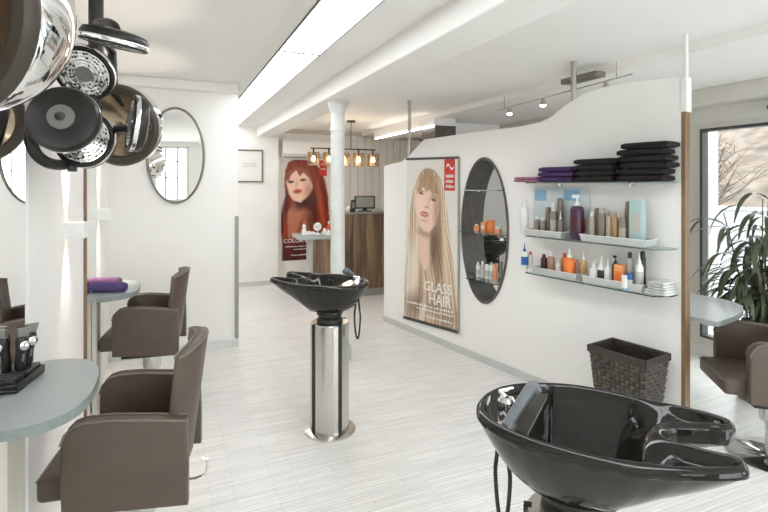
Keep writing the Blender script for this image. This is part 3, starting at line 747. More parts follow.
# ================================================================= BASINS
def ofn(t):
    """outline of the bowl: t 0..1, starts in the notch middle, goes round counter-clockwise"""
    P = OUTL; n = len(P); x = t*(n-1); i = min(int(x), n-2); f = x-i
    def g(k): return Vector(P[max(0, min(n-1, k))])
    p0, p1, p2, p3 = g(i-1), g(i), g(i+1), g(i+2)
    return .5*((2*p1)+(-p0+p2)*f+(2*p0-5*p1+4*p2-p3)*f*f+(-p0+3*p1-3*p2+p3)*f**3)
half = [(.158, 0), (.162, .020), (.176, .038), (.21, .050), (.255, .062), (.290, .068), (.309, .086), (.312, .108), (.302, .130), (.268, .152), (.21, .175), (.14, .194), (.06, .210), (-.02, .215), (-.10, .208), (-.17, .186), (-.235, .150), (-.28, .098), (-.30, .045), (-.304, 0)]
half = [(x*.97, y*.97) for x, y in half]
OUTL = half+[(x, -y) for x, y in half[-2::-1]]
CEN = Vector((-.045, 0))
def smst(a, b, x): x = min(1, max(0, (x-a)/(b-a))); return x*x*(3-2*x)
RIM = .92
def rimz(x): return RIM+.012*smst(.1, .3, x)-.006*smst(-.05, -.3, x)
def basin(label, loc, ang):
    t = thing('shampoo_basin', label, 'basin', loc, ang, group='black shampoo basins')
    M_ = 260
    P0 = np.array([tuple(ofn(k/M_)) for k in range(M_)])
    Q0 = np.roll(P0, -1, axis=0); E0 = Q0-P0; L2 = (E0**2).sum(1)+1e-12
    def dist(pts):
        out = []
        for p in pts:
            tt = np.clip(((p-P0)*E0).sum(1)/L2, 0, 1); c = P0+E0*tt[:, None]; out.append(np.sqrt(((p-c)**2).sum(1).min()))
        return np.array(out)
    nrm = np.stack([-(Q0-np.roll(P0, 1, axis=0))[:, 1], (Q0-np.roll(P0, 1, axis=0))[:, 0]], 1); nrm /= np.linalg.norm(nrm, axis=1)[:, None]
    pts = [tuple(p) for p in P0]
    poly = [tuple(p) for p in P0]
    def inside(a):
        return inpoly(a[:, 0], a[:, 1], poly) > .5
    for off in (.0025, .005, .008, .011, .0145, .018, .022, .027, .033, .04):
        for sg in (1, -1):
            c = P0+nrm*off*sg; k = inside(c); c = c[k]
            if len(c): dd = dist(c); pts += [tuple(p) for p in c[dd > off*.97]]
    gx, gy = np.meshgrid(np.arange(-.3, .32, .0085), np.arange(-.22, .221, .0085), indexing='ij'); g = np.stack([gx.ravel(), gy.ravel()], 1)
    g = g[inside(g)]; g = g[dist(g) > .043]; pts += [tuple(p) for p in g]
    for x in (-.139, -.136, -.133, -.130, -.127, -.124, -.121):   # crisp step of the tap deck
        col_ = np.array([(x, y) for y in np.arange(-.2, .2, .006)]); col_ = col_[inside(col_)]; pts += [tuple(p) for p in col_[dist(col_) > .0235]]
    from mathutils.geometry import delaunay_2d_cdt
    vo, eo, fo, *_r = delaunay_2d_cdt([Vector(p) for p in pts], [(k, (k+1) % M_) for k in range(M_)], [list(range(M_))], 1, 1e-5)
    A = np.array([tuple(v) for v in vo]); D_ = dist(A)
    hull = [(math.atan2(y, x+.05), math.hypot(x+.05, y)) for x, y in half if x > .29 and y > .09 or x < .29 and y > .13 or x < -.2]
    hull.sort(); ha = [h_[0] for h_ in hull]; hr = [h_[1] for h_ in hull]
    top_, bot_ = [], []
    for (x, y), d in zip(A, D_):
        zr = rimz(x)
        nk = smst(.10, .19, x); w_ = .020-.006*nk
        depth = .175*(1-smst(.03, .17, x))+.032*smst(.03, .17, x); wall = .105*(1-nk)+.020*nk
        deck = 1-smst(-.134, -.124, x)
        depth = depth*(1-deck)+.016*deck; wall = wall*(1-deck)+.010*deck
        z = zr-.012*max(0, 1-d/w_)**2.4 if d < w_ else zr-depth*smst(0, 1, (d-w_)/wall)**.75
        th_ = abs(math.atan2(y, x+.05)); R_ = float(np.interp(th_, ha, hr)); r_ = math.hypot(x+.05, y)
        rho = min(1, max(0, (r_-.085)/(R_-.085))); w2 = (1-rho)**.8; far = 1-smst(.35, 1.0, th_)
        drop = (1-far)*math.sin(w2*PI/2)**1.15+far*(w2**1.02)
        zu = zr-.016-(zr-.016-.735)*drop
        if x > .13: zu = zu+(max(zu, zr-.045-.9*max(0, abs(y)-.065))-zu)*smst(.13, .18, x)
        zu = max(.735, min(zu, z-.010))
        top_.append(Vector((x, y, z))); bot_.append(Vector((x, y, zu)))
    nv_ = len(top_); m = MB()
    cnt = {}
    for f in fo:
        for a, b in zip(f, list(f[1:])+[f[0]]): cnt[(a, b)] = 1
    bd = [(a, b) for (a, b) in cnt if (b, a) not in cnt]
    m._add(top_+bot_, [tuple(f) for f in fo]+[tuple(nv_+k for k in reversed(f)) for f in fo]+[(b, a, nv_+a, nv_+b) for a, b in bd])
    bowl = m.build('bowl', blackgl, t, smooth=75)
    # drain
    MB().lathe([(0, .7505), (.022, .7505), (.024, .748), (.024, .744)], 20, Matrix.Translation((-.06, 0, 0))).build('drain', chrome, t)
    # slot decal on the outer side under the faucet
    # neck
    MB().lathe([(.0, .64), (.062, .64), (.078, .655), (.082, .67), (.078, .685), (.064, .697), (.064, .702), (.078, .708), (.082, .722), (.076, .742), (.06, .75)], 28, Matrix.Translation((-.05, 0, 0))).build('neck', blackpl, t)
    # pedestal: brushed steel front and back with dark channels
    m = MB().lathe([(0, .012), (.118, .012), (.118, .655), (.112, .662), (0, .662)], 40, Matrix.Translation((-.05, 0, 0)))
    m.build('pedestal', steel, t)
    for a in (ang_off+a_ for a_ in (-.75, .75, 2.4, 3.9)):
        c = Vector((-.05+.112*math.cos(a), .112*math.sin(a), 0))
        M_ = Matrix.Translation(c) @ Matrix.Rotation(a, 4, 'Z')
        MB().box((-.01, -.011, .012), (.0105, .011, .663), M_).build('dark_channel', rubber, t, smooth=0)
    MB().lathe([(0, 0), (.158, 0), (.158, .006), (.15, .0115), (0, .0115)], 48, Matrix.Translation((-.05, 0, 0))).build('base_plate', steel, t)
    # mixer tap
    f = MB(); f.lathe([(0, .895), (.03, .895), (.03, .905), (.024, .915), (.024, .945), (.018, .952), (0, .954)], 24, Matrix.Translation((-.21, -.04, -.012)))
    f.cyl((-.21, -.04, .938), (-.235, -.015, .943), .008, .006, seg=12).cyl((-.235, -.015, .943), (-.205, .005, .948), .006, .007, seg=12)
    tp = f.build('mixer_tap', chrome, t)
    f = MB(); f.lathe([(0, .895), (.028, .895), (.028, .903), (.022, .91), (.022, .925), (0, .926)], 24, Matrix.Translation((-.190, -.123, -.016)))
    f.build('handle_holder', chrome, t)
    f = MB(); pts = [(-.190, -.125, .904), (-.182, -.106, .918), (-.167, -.072, .944), (-.153, -.042, .968), (-.146, -.028, .977), (-.141, -.018, .980)]
    f.tube(pts, .0145, 16, rf=lambda x: .85+.35*x-(.5 if x > .99 else 0)); f.lathe([(0, -.012), (.013, -.010), (.0165, 0), (.013, .010), (0, .012)], 18, Matrix.Translation((-.139, -.026, .971)) @ Matrix.Rotation(.9, 4, 'Y'))
    f.build('shower_handle', greyhose, t)
    # hanging hose loop
    pts = []
    for k in range(33):
        q = k/32*PI; pts.append((-.232-.026*math.cos(q)*min(1, math.sin(q)*1.6+.35), .012*math.cos(q), .845-.27*math.sin(q)**.8))
    pts = [(-.235, .01, .865)]+pts+[(-.215, -.01, .865)]
    MB().tube(pts, .0058, 8).build('hose', rubber, t)
    # oval service opening on the side
    m = MB()
    def slot(k): u = k; return u
    cc = []
    return t
ang_off = .9
b1 = basin('near glossy black shampoo basin, large in the lower right corner, neck rest to the right', (.980, .940, 0), math.radians(-52))
ang_off = -1.35
b2 = basin('glossy black shampoo basin on a steel pedestal in the middle of the floor', (.875, 2.985, 0), math.radians(138))
p3 = wd(491, 5.45)
b3 = copy_tree(b2); b3.location = (3.25, 4.6, 0); b3.rotation_euler = (0, 0, math.radians(80))
b3['label'] = 'black shampoo basin seen through the oval opening behind the partition'

# ================================================================= CHAIRS
def rrect(x0, x1, z0, z1, r, rr=None):
    pts = []
    r4 = rr or (r, r, r, r)
    for (cx, cz, a0, q) in ((x1, z0, -PI/2, 0), (x1, z1, 0, 1), (x0, z1, PI/2, 2), (x0, z0, PI, 3)):
        R_ = r4[q]; sx = -1 if q in (0, 1) else 1; sz = 1 if q in (0, 3) else -1
        for k in range(7):
            a = a0+k*PI/12; pts.append((cx+sx*R_+R_*math.cos(a), cz+sz*R_+R_*math.sin(a)))
    return pts
def make_chair(label, loc, rz, group):
    t = thing('salon_chair', label, 'chair', loc, rz, group=group)
    for s in (-1, 1):
        M_ = Matrix.Translation((0, s*.222, 0))
        prof = [(-.20, .368), (.205, .345), (.205, .50), (.200, .650), (.09, .665), (-.05, .680), (-.13, .680), (-.165, .670), (-.190, .645), (-.202, .61), (-.205, .50)]
        arm = MB().plate(prof, .058, M_, bevel=.010).build('armrest', leather, t, smooth=50)
        # piping along both edges
        m = MB()
        for q in (-.027, .027):
            m.tube([Vector((x, s*.222+q, z))+Vector((0, 0, .001)) for x, z in prof[3:10]], .0042, 6)
        m.build('piping', piping, arm)
    # seat cushion
    m = MB().box((-.30, -.19, .385), (.15, .19, .475), bevel=.022); m.build('seat', leather, t, smooth=50)
    MB().tube([(-.298, -.18, .462), (-.299, 0, .464), (-.298, .18, .462)], .004, 6).build('seat_piping', piping, t)
    MB().box((-.16, -.19, .33), (.16, .19, .384), bevel=.004).build('seat_frame', blackpl, t)
    # backrest, curved and leaning
    def back(u, v):
        # u around the cross-section loop, v height
        z = .43+.46*v; w_ = .188+.012*v+.01*math.sin(v*PI)
        lean = .0+.035*v
        th_ = .078-.030*v
        k = u*2*PI
        n = 24
        # super-ellipse section bent to an arc
        cx = math.copysign(abs(math.cos(k))**.5, math.cos(k))*w_
        cy = math.copysign(abs(math.sin(k))**.6, math.sin(k))*th_/2
        bend = .055*(1-(cx/w_)**2)
        return Vector((.128+lean+bend*(.5+.7*v)+cy, cx, z-.03*abs(cx/w_)**2*v))
    m = MB(); m.grid(back, 48, 18, closeu=True)
    # caps with a soft crown
    for v, dz in ((0, -.01), (1, .012)):
        def cap(u, w_, v=v, dz=dz):
            p = back(u, v); c = Vector((back(.25, v).x*.5+back(.75, v).x*.5-.045*0, 0, back(.25, v).z)); q = 1-w_
            yc = p.y; mid = (back((.25), v)+back(.75, v))/2
            # shrink thickness only
            uu = max(-1, min(1, p.y/(.205)))
            z_ = p.z+dz*(1-q*q)
            bend = .055*(1-(p.y/(.188+.012*v))**2)*(.5+.7*v); cxm = .128+.0+.035*v+bend
            return Vector((cxm+(p.x-cxm)*q, p.y*(.985+.015*q), z_))
        m.grid(cap, 48, 5, closeu=True)
    bmesh.ops.remove_doubles(m.bm, verts=m.bm.verts, dist=.0005)
    bk = m.build('backrest', leather, t, smooth=60)
    m = MB()
    m.tube([back(u, .995)+Vector((0, 0, .006)) for u in [.02+.46*k/20 for k in range(21)]], .0042, 6)
    m.tube([back(u, .995)+Vector((0, 0, .006)) for u in [.52+.46*k/20 for k in range(21)]], .0042, 6)
    m.build('back_piping', piping, bk)
    MB().lathe([(0, .20), (.055, .20), (.06, .22), (.06, .32), (.045, .33), (0, .33)], 24).cyl((0, 0, .03), (0, 0, .21), .032, seg=20).build('column', mat('chair_steel', (.7, .69, .66), .22, 1., noise=.02), t)
    MB().lathe([(0, 0), (.21, 0), (.215, .006), (.20, .016), (.06, .03), (.04, .036), (0, .036)], 40).build('base_plate', chrome, t)
    m = MB(); m.tube([(.05, .06, .27), (.20, .06, .27), (.235, .06, .28), (.245, .06, .31), (.245, .06, .345), (.225, .06, .35)], .006, 8); m.build('pump_lever', chrome, t)
    return t
g_ = 'taupe leather salon chairs'
c1 = wd(141, 1.99); c1a = math.radians(-9)
chair1 = make_chair('near taupe leather salon chair in front of the table with the clippers', (c1.x+.0, c1.y, 0), c1a, g_)
c2 = wd(152, 3.57)
chair2 = copy_tree(chair1); chair2.location = (c2.x, c2.y, .0); chair2.rotation_euler = (0, 0, math.radians(-8)); chair2['label'] = 'farther taupe leather salon chair at the table with rolled towels'
c3 = wd(772, 2.76)
chair3 = copy_tree(chair1); chair3.location = (c3.x, c3.y, 0); chair3.rotation_euler = (0, 0, math.radians(-38)); chair3['label'] = 'taupe leather salon chair at the right, between the partition and the plant'

# ================================================================= TABLES
def make_table(label, loc, zt, L_, W_, group, rz=0., panel=True):
    """half oval shelf table whose straight edge is at local x=0, reaching W_ to +x, L_ long in y"""
    t = thing('styling_table', label, 'table', loc, rz, group=group)
    pts = [(0, -L_/2)]
    n = 40; ex = 2/2.7
    for k in range(n+1):
        a = -PI/2+PI*k/n
        c, s = math.cos(a), math.sin(a)
        pts.append((.05+(W_-.05)*max(0, c)**ex, math.copysign(abs(s)**ex, s)*L_/2))
    pts.append((0, L_/2))
    m = MB()
    k = len(pts)
    vs = [Vector((x, y, zt-.001)) for x, y in pts]+[Vector((x, y, zt-.030)) for x, y in pts]
    fs = [tuple(range(k)), tuple(range(k, 2*k))[::-1]]
    m2 = MB(); m2._add(vs, fs+[(i, (i+1) % k, k+(i+1) % k, k+i) for i in range(k)]); tt = m2.build('tabletop', tabletop, t, smooth=30)
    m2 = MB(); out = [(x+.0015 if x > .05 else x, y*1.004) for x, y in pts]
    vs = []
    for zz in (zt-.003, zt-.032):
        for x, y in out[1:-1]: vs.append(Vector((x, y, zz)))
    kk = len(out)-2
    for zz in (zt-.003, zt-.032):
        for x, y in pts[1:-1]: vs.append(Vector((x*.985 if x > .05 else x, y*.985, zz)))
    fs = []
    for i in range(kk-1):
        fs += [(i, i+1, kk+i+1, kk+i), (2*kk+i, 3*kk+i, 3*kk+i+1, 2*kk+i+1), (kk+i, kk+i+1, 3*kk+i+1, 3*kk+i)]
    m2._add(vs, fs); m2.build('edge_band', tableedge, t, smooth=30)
    if panel: MB().box((.001, -.10, 0), (.028, .10, zt-.033)).build('support_panel', palewood, t, smooth=0)
    for s in (-.05, .05): MB().tube([(W_-.06, s, zt-.033), (W_-.058, s, zt-.055), (W_-.045, s, zt-.062), (W_-.035, s, zt-.05)], .003, 6).build('hook', chrome, t)
    return t
tb1 = make_table('near grey half oval table holding the clippers, at the left edge', (XL+.0105, 1.88, 0), .86, .57, .245, 'half oval styling tables')
tb2 = make_table('grey half oval table with rolled towels behind the wood edge', (XL+.0105, 3.87, 0), .80, .62, .28, 'half oval styling tables')
bk0 = pw(SEND-.02, 0, -.052)
rzp = math.atan2(PE.y, PE.x)+PI/2
c_t = wz(712, 311, .74)
tb3 = make_table('grey half oval table on the far side of the partition by the window', (pw(SEND-.20, 0, -.058).x, pw(SEND-.20, 0, -.058).y, 0), .74, .72, .66, 'half oval styling tables', rzp, False)

# rolled towels on table 2
def rolled(label, c, ang, r, L_, mt):
    m = MB(); n = 26
    def f(u, v):
        a = u*2*PI*2.1; rr = r*(.35+.65*u)
        # spiral roll
        return Vector(((v-.5)*L_+.004*math.sin(9*u), rr*math.cos(a), r+rr*math.sin(a)*.96))
    m.grid(f, 60, 9)
    m.lathe([(0, -L_/2+.006), (r*.93, -L_/2+.004), (r*1.0, -L_/2+.012), (r*1.0, L_/2-.012), (r*.93, L_/2-.004), (0, L_/2-.006)], 28, Matrix.Translation((0, 0, r)) @ Matrix.Rotation(PI/2, 4, 'Y'))
    o = m.build('rolled_towel', mt, loc=c, smooth=50); o.rotation_euler = (0, 0, ang); return tag(o, label, 'towel', 'rolled towels on the far table')
twm = lambda n, c: mat(n, c, .95, noise=.18, nscale=25, bump=.6, bscale=350)
pinkt, purpt, lilact = twm('towel_pink', (.34, .14, .22)), twm('towel_purple', (.10, .065, .19)), twm('towel_mauve', (.36, .18, .33))
blackt = twm('towel_black', (.012, .010, .010)); dpurp = twm('towel_deep_purple', (.055, .025, .095)); whitet = twm('towel_white', (.68, .68, .66))
zt = .8005
rolled('blue purple rolled towel in front on the far table', (*wd(109, 3.27).xy, zt), -.35, .032, .21, purpt)
rolled('mauve rolled towel lying behind the blue purple one', (*wd(105, 3.44).xy, zt+.0), -.32, .032, .20, lilact)
o = rolled('dark red rolled towel at the mirror end of the towel pile', (*wd(86.5, 3.27).xy, zt), 1.1, .022, .09, twm('towel_maroon', (.09, .03, .05)))

# clipper station on table 1
cs = wd(22, 1.64); zt1 = .8605
t = thing('clipper_station', 'black clipper charging tray on the near table', 'charging station', (cs.x, cs.y, zt1), rz=math.radians(-12))
m = MB().box((-.042, -.12, 0), (.042, .065, .012), bevel=.004)
m.box((-.042, -.12, .012), (-.036, .065, .028), bevel=.002).box((.036, -.12, .012), (.042, .065, .028), bevel=.002).box((-.036, -.12, .012), (.036, -.114, .028), bevel=.002).box((-.036, .059, .012), (.036, .065, .028), bevel=.002)
m.box((-.033, -.04, .0121), (.033, .055, .04), bevel=.006)
m.build('tray', blackpl, t)
m = MB()
for k in range(3): m.box((-.030, -.110+.022*k, .0121), (.030, -.094+.022*k, .045), bevel=.004)
m.build('guide_combs', rubber, t)
for px, lab, yy in ((17.5, 'left black hair clipper standing in the charging tray', -.018), (32, 'right black hair clipper standing in the charging tray', .034)):
    p = Vector((t.location.x, t.location.y, 0))+Matrix.Rotation(math.radians(-12), 3, 'Z') @ Vector((0, yy, 0)); p.z = zt1+.0405
    c = thing('hair_clipper', lab, 'clipper', p, group='clippers in the charging tray')
    c.rotation_euler = (math.radians(4), math.radians(4), math.radians(38))
    MB().lathe([(0, 0), (.013, 0), (.016, .01), (.014, .05), (.017, .075), (.019, .09), (.016, .105), (.012, .108), (0, .108)], 18).build('body', blackpl, c)
    MB().plate([(-.014, .104), (.014, .104), (.021, .135), (-.021, .135)], .012, bevel=.002).build('blade', greypl, c)
    MB().lathe([(.012, -.004), (.0155, -.002), (.0155, .002), (.012, .004)], 20, Matrix.Translation((0, -.017, .082)) @ Matrix.Rotation(PI/2, 4, 'X')).build('ring', chrome, c)
    MB().box((-.003, -.0175, .03), (.003, -.014, .055), bevel=.001).build('switch', greypl, c)

# ================================================================= PARTITION GLASS SHELVES + PRODUCTS
sA, sB = ps(541), SEND-.015
SD = .17
def shelf(z, lab, extra=()):
    t = thing('glass_shelf', lab, 'shelf', pw((sA+sB)/2, z-.008, 0), math.atan2(PE.y, PE.x), group='glass shelves on the partition')
    hw = (sB-sA)/2
    # outward (towards the room) is local -y or +y depending on frame
    sy = 1 if (Matrix.Rotation(t.rotation_euler.z, 3, 'Z') @ Vector((0, 1, 0))).dot(PN) > 0 else -1
    prof = [(-hw, .001), (hw, .001), (hw, SD*.45), (hw-.06, SD), (-hw, SD)]
    k = len(prof); vs = [Vector((x, sy*y, 0)) for x, y in prof]+[Vector((x, sy*y, .008)) for x, y in prof]
    m = MB(); m._add(vs, [tuple(range(k))[::-1], tuple(range(k, 2*k))]+[(i, (i+1) % k, k+(i+1) % k, k+i) for i in range(k)])
    m.build('pane', glass_sh, t, smooth=0)
    for x in (-hw*.62, hw*.45):
        MB().cyl((x, sy*.0005, -.012), (x, sy*.035, -.012), .009, seg=12).cyl((x, sy*.02, -.016), (x, sy*.02, -.0005), .006, seg=10).build('bracket', chrome, t)
Z1, Z2, Z3 = 1.52, 1.135, .868
shelf(Z1, 'top glass shelf on the partition, carrying the folded towels')
shelf(Z2, 'middle glass shelf on the partition, carrying taupe bottles')
shelf(Z3, 'lowest glass shelf on the partition, carrying white and orange bottles')

PR = math.atan2(PE.y, PE.x)
def folded(label, px0, px1, z, h, mt, group, off=.09, dep=.15, jit=0., rot=0.):
    s_0, s_1 = ps(px0, off=off), ps(px1, off=off); c = pw((s_0+s_1)/2, z, off); L_ = s_1-s_0
    m = MB(); rs = random.Random(label)
    ph = rs.uniform(0, 6)
    for lay in range(1):
        z0 = 0; z1 = h
        def f(u, v, z0=z0, z1=z1, lay=lay):
            a = u*2*PI; zc = (z0+z1)/2; hh = (z1-z0)/2
            y = math.copysign(abs(math.cos(a))**.45, math.cos(a))*dep/2*(1-.03*lay)
            zz = zc+math.copysign(abs(math.sin(a))**.38, math.sin(a))*hh
            x = (v-.5)*L_*(1-.02*lay)
            end = min(v, 1-v); sh = min(1, (end/.045)**.5)
            y += .004*math.sin(v*7+ph+lay); x += .003*math.sin(a*2+ph)
            return Vector((x, y, zc+(zz-zc)*(.72+.28*sh)))
        m.grid(f, 26, 15, closeu=True)
        for vv in (0, 1):
            m._add([f(i/26, vv) for i in range(26)], [tuple(range(26))])
    bmesh.ops.remove_doubles(m.bm, verts=m.bm.verts, dist=.0002)
    o = m.build('folded_towel', mt, loc=c, smooth=60); o.rotation_euler = (0, 0, PR+rot)
    return tag(o, label, 'towel', group)
zz = Z1+.0006
def stack(n, px0, px1, ytop, mt, labf, group, D, jit=.9, off=.09, seed=1):
    rs = random.Random(seed)
    tot = zof(ytop, D)-Z1-.001; h = tot/n
    for k in range(n):
        a, b = rs.uniform(-jit, jit), rs.uniform(-jit, jit)
        folded(labf(k, n), px0+max(a, -1), px1+b, Z1+.0008+k*h, h-.0006, mt, group, off=off, dep=.145, rot=rs.uniform(-.02, .02))
def lf(col, where):
    def g(k, n):
        pos = 'lowest' if k == 0 else 'topmost' if k == n-1 else ['second', 'third', 'fourth', 'fifth', 'sixth', 'seventh'][k-1]+' from the shelf'
        return '%s folded towel, %s of %s' % (col, pos, where)
    return g
stack(2, 521, 543, 176.5, pinkt, lf('pink', 'the flat pair at the left end'), 'folded towels on the top shelf', 3.55, .6)
stack(3, 545, 577, 166.5, dpurp, lf('purple', 'the purple pile'), 'folded towels on the top shelf', 3.4, 1.0, seed=2)
stack(4, 581.5, 618, 158.5, blackt, lf('black', 'the lower black pile'), 'folded towels on the top shelf', 3.2, 1.0, seed=3)
stack(6, 624, 671, 142.5, blackt, lf('black', 'the tall black pile at the right'), 'folded towels on the top shelf', 2.98, 3.0, off=.082, seed=4)

# bottles
MC = dict(taupe=(.22, .185, .15), beige=(.42, .37, .30), dark=(.05, .04, .035), white=(.78, .78, .76), purple=(.06, .022, .05), gold=(.42, .25, .12), teal=(.42, .56, .56),
          orange=(.85, .22, .05), blue=(.03, .12, .38), red=(.62, .06, .03), maroon=(.07, .02, .03), bronze=(.38, .22, .14), amber=(.62, .42, .16), black=(.015, .015, .015), silver=(.50, .49, .46), peach=(.85, .34, .14), lightblue=(.25, .45, .65))
def cm(c, clear=False): return mat('product_'+c, MC[c], .32, noise=.03)
def product(kind, px, shelf_z, ytop, wpx, body, cap, label, off=.085, band=None, group=None, lift=.0, D=None, pos=None, h=None, w_=None, parent_rot=None):
    if pos is None:
        p, D = pp(px, off); pos = Vector((p.x, p.y, shelf_z+.0008+lift)); h = zof(ytop, D)-pos.z; w_ = wpx*D/F
    t = thing('cosmetic_'+{'spray': 'spray_can', 'pump': 'pump_bottle', 'nozzle': 'bottle', 'cap': 'bottle', 'tube': 'tube', 'box': 'box', 'jar': 'jar'}[kind], label, {'spray': 'spray can', 'pump': 'bottle', 'nozzle': 'bottle', 'cap': 'bottle', 'tube': 'tube', 'box': 'box', 'jar': 'jar'}[kind], pos, PR, group)
    r = w_/2; bm_, cm_ = cm(body), cm(cap)
    if kind == 'spray':
        MB().lathe([(0, 0), (r*.96, 0), (r, .004), (r, h*.80), (r*.9, h*.835), (r*.62, h*.85), (0, h*.85)], 20).build('body', bm_, t)
        MB().lathe([(0, h*.845), (r*.85, h*.845), (r*.85, h*.95), (r*.7, h*.99), (0, h)], 20).build('cap', cm_, t)
    elif kind == 'cap':
        MB().lathe([(0, 0), (r*.95, 0), (r, .004), (r, h*.74), (r*.85, h*.80), (r*.45, h*.84), (0, h*.84)], 20).build('body', bm_, t)
        MB().lathe([(0, h*.83), (r*.55, h*.83), (r*.52, h*.99), (0, h)], 16).build('cap', cm_, t)
    elif kind == 'pump':
        MB().lathe([(0, 0), (r*.95, 0), (r, .004), (r, h*.66), (r*.85, h*.72), (r*.35, h*.755), (0, h*.755)], 20).build('body', bm_, t)
        MB().lathe([(0, h*.75), (r*.42, h*.75), (r*.42, h*.81), (r*.14, h*.82), (r*.14, h*.93), (0, h*.93)], 14).box((-r*.75, -r*.18, h*.92), (r*.3, r*.18, h), bevel=.001).build('pump', cm_, t)
    elif kind == 'nozzle':
        MB().lathe([(0, 0), (r*.95, 0), (r, .004), (r, h*.60), (r*.7, h*.68), (r*.4, h*.70), (0, h*.70)], 20).build('body', bm_, t)
        MB().lathe([(0, h*.695), (r*.5, h*.695), (r*.45, h*.76), (r*.22, h*.82), (r*.10, h), (0, h)], 14).build('nozzle', cm_, t)
    elif kind == 'tube':
        MB().lathe([(0, 0), (r*.75, 0), (r*.75, h*.16), (0, h*.16)], 18).build('cap', cm_, t)
        def f(u, v):
            a = u*2*PI; return Vector((r*math.cos(a), r*(1-.93*v)*math.sin(a), h*.162+v*h*.838))
        m = MB(); m.grid(f, 24, 8, closeu=True); m._add([f(i/24, 0) for i in range(24)], [tuple(range(24))]); m._add([f(i/24, 1) for i in range(24)], [tuple(range(24))]); m.build('body', bm_, t)
    elif kind == 'box':
        MB().box((-r, -r*.6, 0), (r, r*.6, h), bevel=.0012).build('body', bm_, t)
        MB().box((-r*.7, -r*.6-.0008, h*.3), (r*.7, -r*.6+.0002, h*.7)).build('print_panel', cm_, t, smooth=0)
        MB().box((-r*.7, r*.6-.0002, h*.3), (r*.7, r*.6+.0008, h*.7)).build('print_panel', cm_, t, smooth=0)
    elif kind == 'jar':
        MB().lathe([(0, 0), (r*.95, 0), (r, .004), (r, h*.6), (0, h*.6)], 20).build('body', bm_, t)
        MB().lathe([(0, h*.605), (r*1.04, h*.605), (r*1.04, h*.97), (r*.95, h), (0, h)], 20).build('lid', cm_, t)
    if band and kind not in ('box', 'tube'):
        MB().lathe([(r+.0001, h*.18), (r+.0007, h*.18), (r+.0007, h*.5), (r+.0001, h*.5)], 20).build('label_band', cm(band), t)
    return t
g2 = 'hair products on the middle shelf'; g3 = 'hair products on the lowest shelf'
def tray(z, px0, px1, off, label, hgt=.042, dep=.13):
    s_0, s_1 = ps(px0, off=off), ps(px1, off=off); c = pw((s_0+s_1)/2, z+.0008, off); L_ = (s_1-s_0)/2
    t = thing('storage_tray', label, 'tray', c, PR, group='clear plastic trays on the glass shelves')
    m = MB(); th = .0018; b = .95
    lo = [(-L_*b, -dep/2*b), (L_*b, -dep/2*b), (L_*b, dep/2*b), (-L_*b, dep/2*b)]; hi = [(-L_, -dep/2), (L_, -dep/2), (L_, dep/2), (-L_, dep/2)]
    vs = [Vector((x, y, 0)) for x, y in lo]+[Vector((x, y, hgt)) for x, y in hi]+[Vector((x*(1-th/L_*1.2), y*(1-2*th/dep*1.2), th)) for x, y in lo]+[Vector((x*(1-th/L_), y*(1-2*th/dep), hgt)) for x, y in hi]
    fs = [(0,3,2,1), (8,9,10,11)]
    for i in range(4):
        j = (i+1) % 4; fs += [(i, j, 4+j, 4+i), (8+i, 12+i, 12+j, 8+j), (4+i, 4+j, 12+j, 12+i)]
    m._add(vs, fs); m.build('basket', traypl, t, smooth=0)
    m = MB(); m.tube([Vector((x*1.01, y*1.02, hgt)) for x, y in hi], .0025, 6, closed=True); m.build('rim', whitepl, t)
tray(Z2, 530, 567, .085, 'left clear tray on the middle shelf')
tray(Z2, 585.5, 652, .085, 'right clear tray on the middle shelf')
tray(Z3, 538.5, 582, .085, 'left clear tray on the lowest shelf')
tray(Z3, 588, 648, .085, 'right clear tray on the lowest shelf')
P = product
LT = .0022
# middle shelf
P('cap', 524.5, Z2, 200, 8, 'white', 'white', 'plain tall white bottle at the left end of the middle shelf', .10, group=g2)
P('cap', 537, Z2, 216, 5.5, 'taupe', 'white', 'short taupe bottle with white cap beside the tall white bottle', .10, group=g2, lift=LT)
P('cap', 543, Z2, 217, 5.5, 'taupe', 'white', 'second short taupe bottle with white cap in the left tray', .10, group=g2, lift=LT)
P('spray', 548.3, Z2, 207, 5.5, 'taupe', 'taupe', 'slim taupe can between short bottles and white pump bottle', .06, group=g2, lift=LT)
P('pump', 553.5, Z2, 203, 7, 'taupe', 'white', 'taupe bottle with white pump in the left tray', .10, band='beige', group=g2, lift=LT)
P('spray', 560, Z2, 198, 6.8, 'taupe', 'taupe', 'tall taupe can, tallest in the left tray', .055, group=g2, lift=LT)
P('nozzle', 560.5, Z2, 211, 5, 'taupe', 'white', 'small taupe bottle with white tip before the tallest can', .112, group=g2, lift=LT)
P('pump', 577, Z2, 194.5, 13.5, 'purple', 'white', 'large dark purple pump bottle between the two trays', .10, band='maroon', group=g2)
P('cap', 583.5, Z2, 216, 3, 'red', 'maroon', 'slim dark red bottle right of the large purple pump bottle', .03, group=g2)
P('cap', 592, Z2, 212, 6, 'beige', 'white', 'beige bottle with white cap at the left of the right tray', .10, group=g2, lift=LT)
P('spray', 597.5, Z2, 208, 6.5, 'taupe', 'taupe', 'taupe can, first of the twin cans in the right tray', .06, group=g2, lift=LT)
P('spray', 602, Z2, 208, 7, 'taupe', 'beige', 'taupe can with beige cap, second of the twin cans', .10, group=g2, lift=LT)
P('cap', 609, Z2, 211, 5.5, 'beige', 'taupe', 'small beige bottle between twin cans and gold bottle', .10, group=g2, lift=LT)
P('cap', 615, Z2, 212, 6.5, 'gold', 'gold', 'gold bottle in the middle of the right tray', .10, group=g2, lift=LT)
P('cap', 622.5, Z2, 211.5, 7, 'taupe', 'beige', 'short taupe bottle right of the gold bottle', .10, band='beige', group=g2, lift=LT)
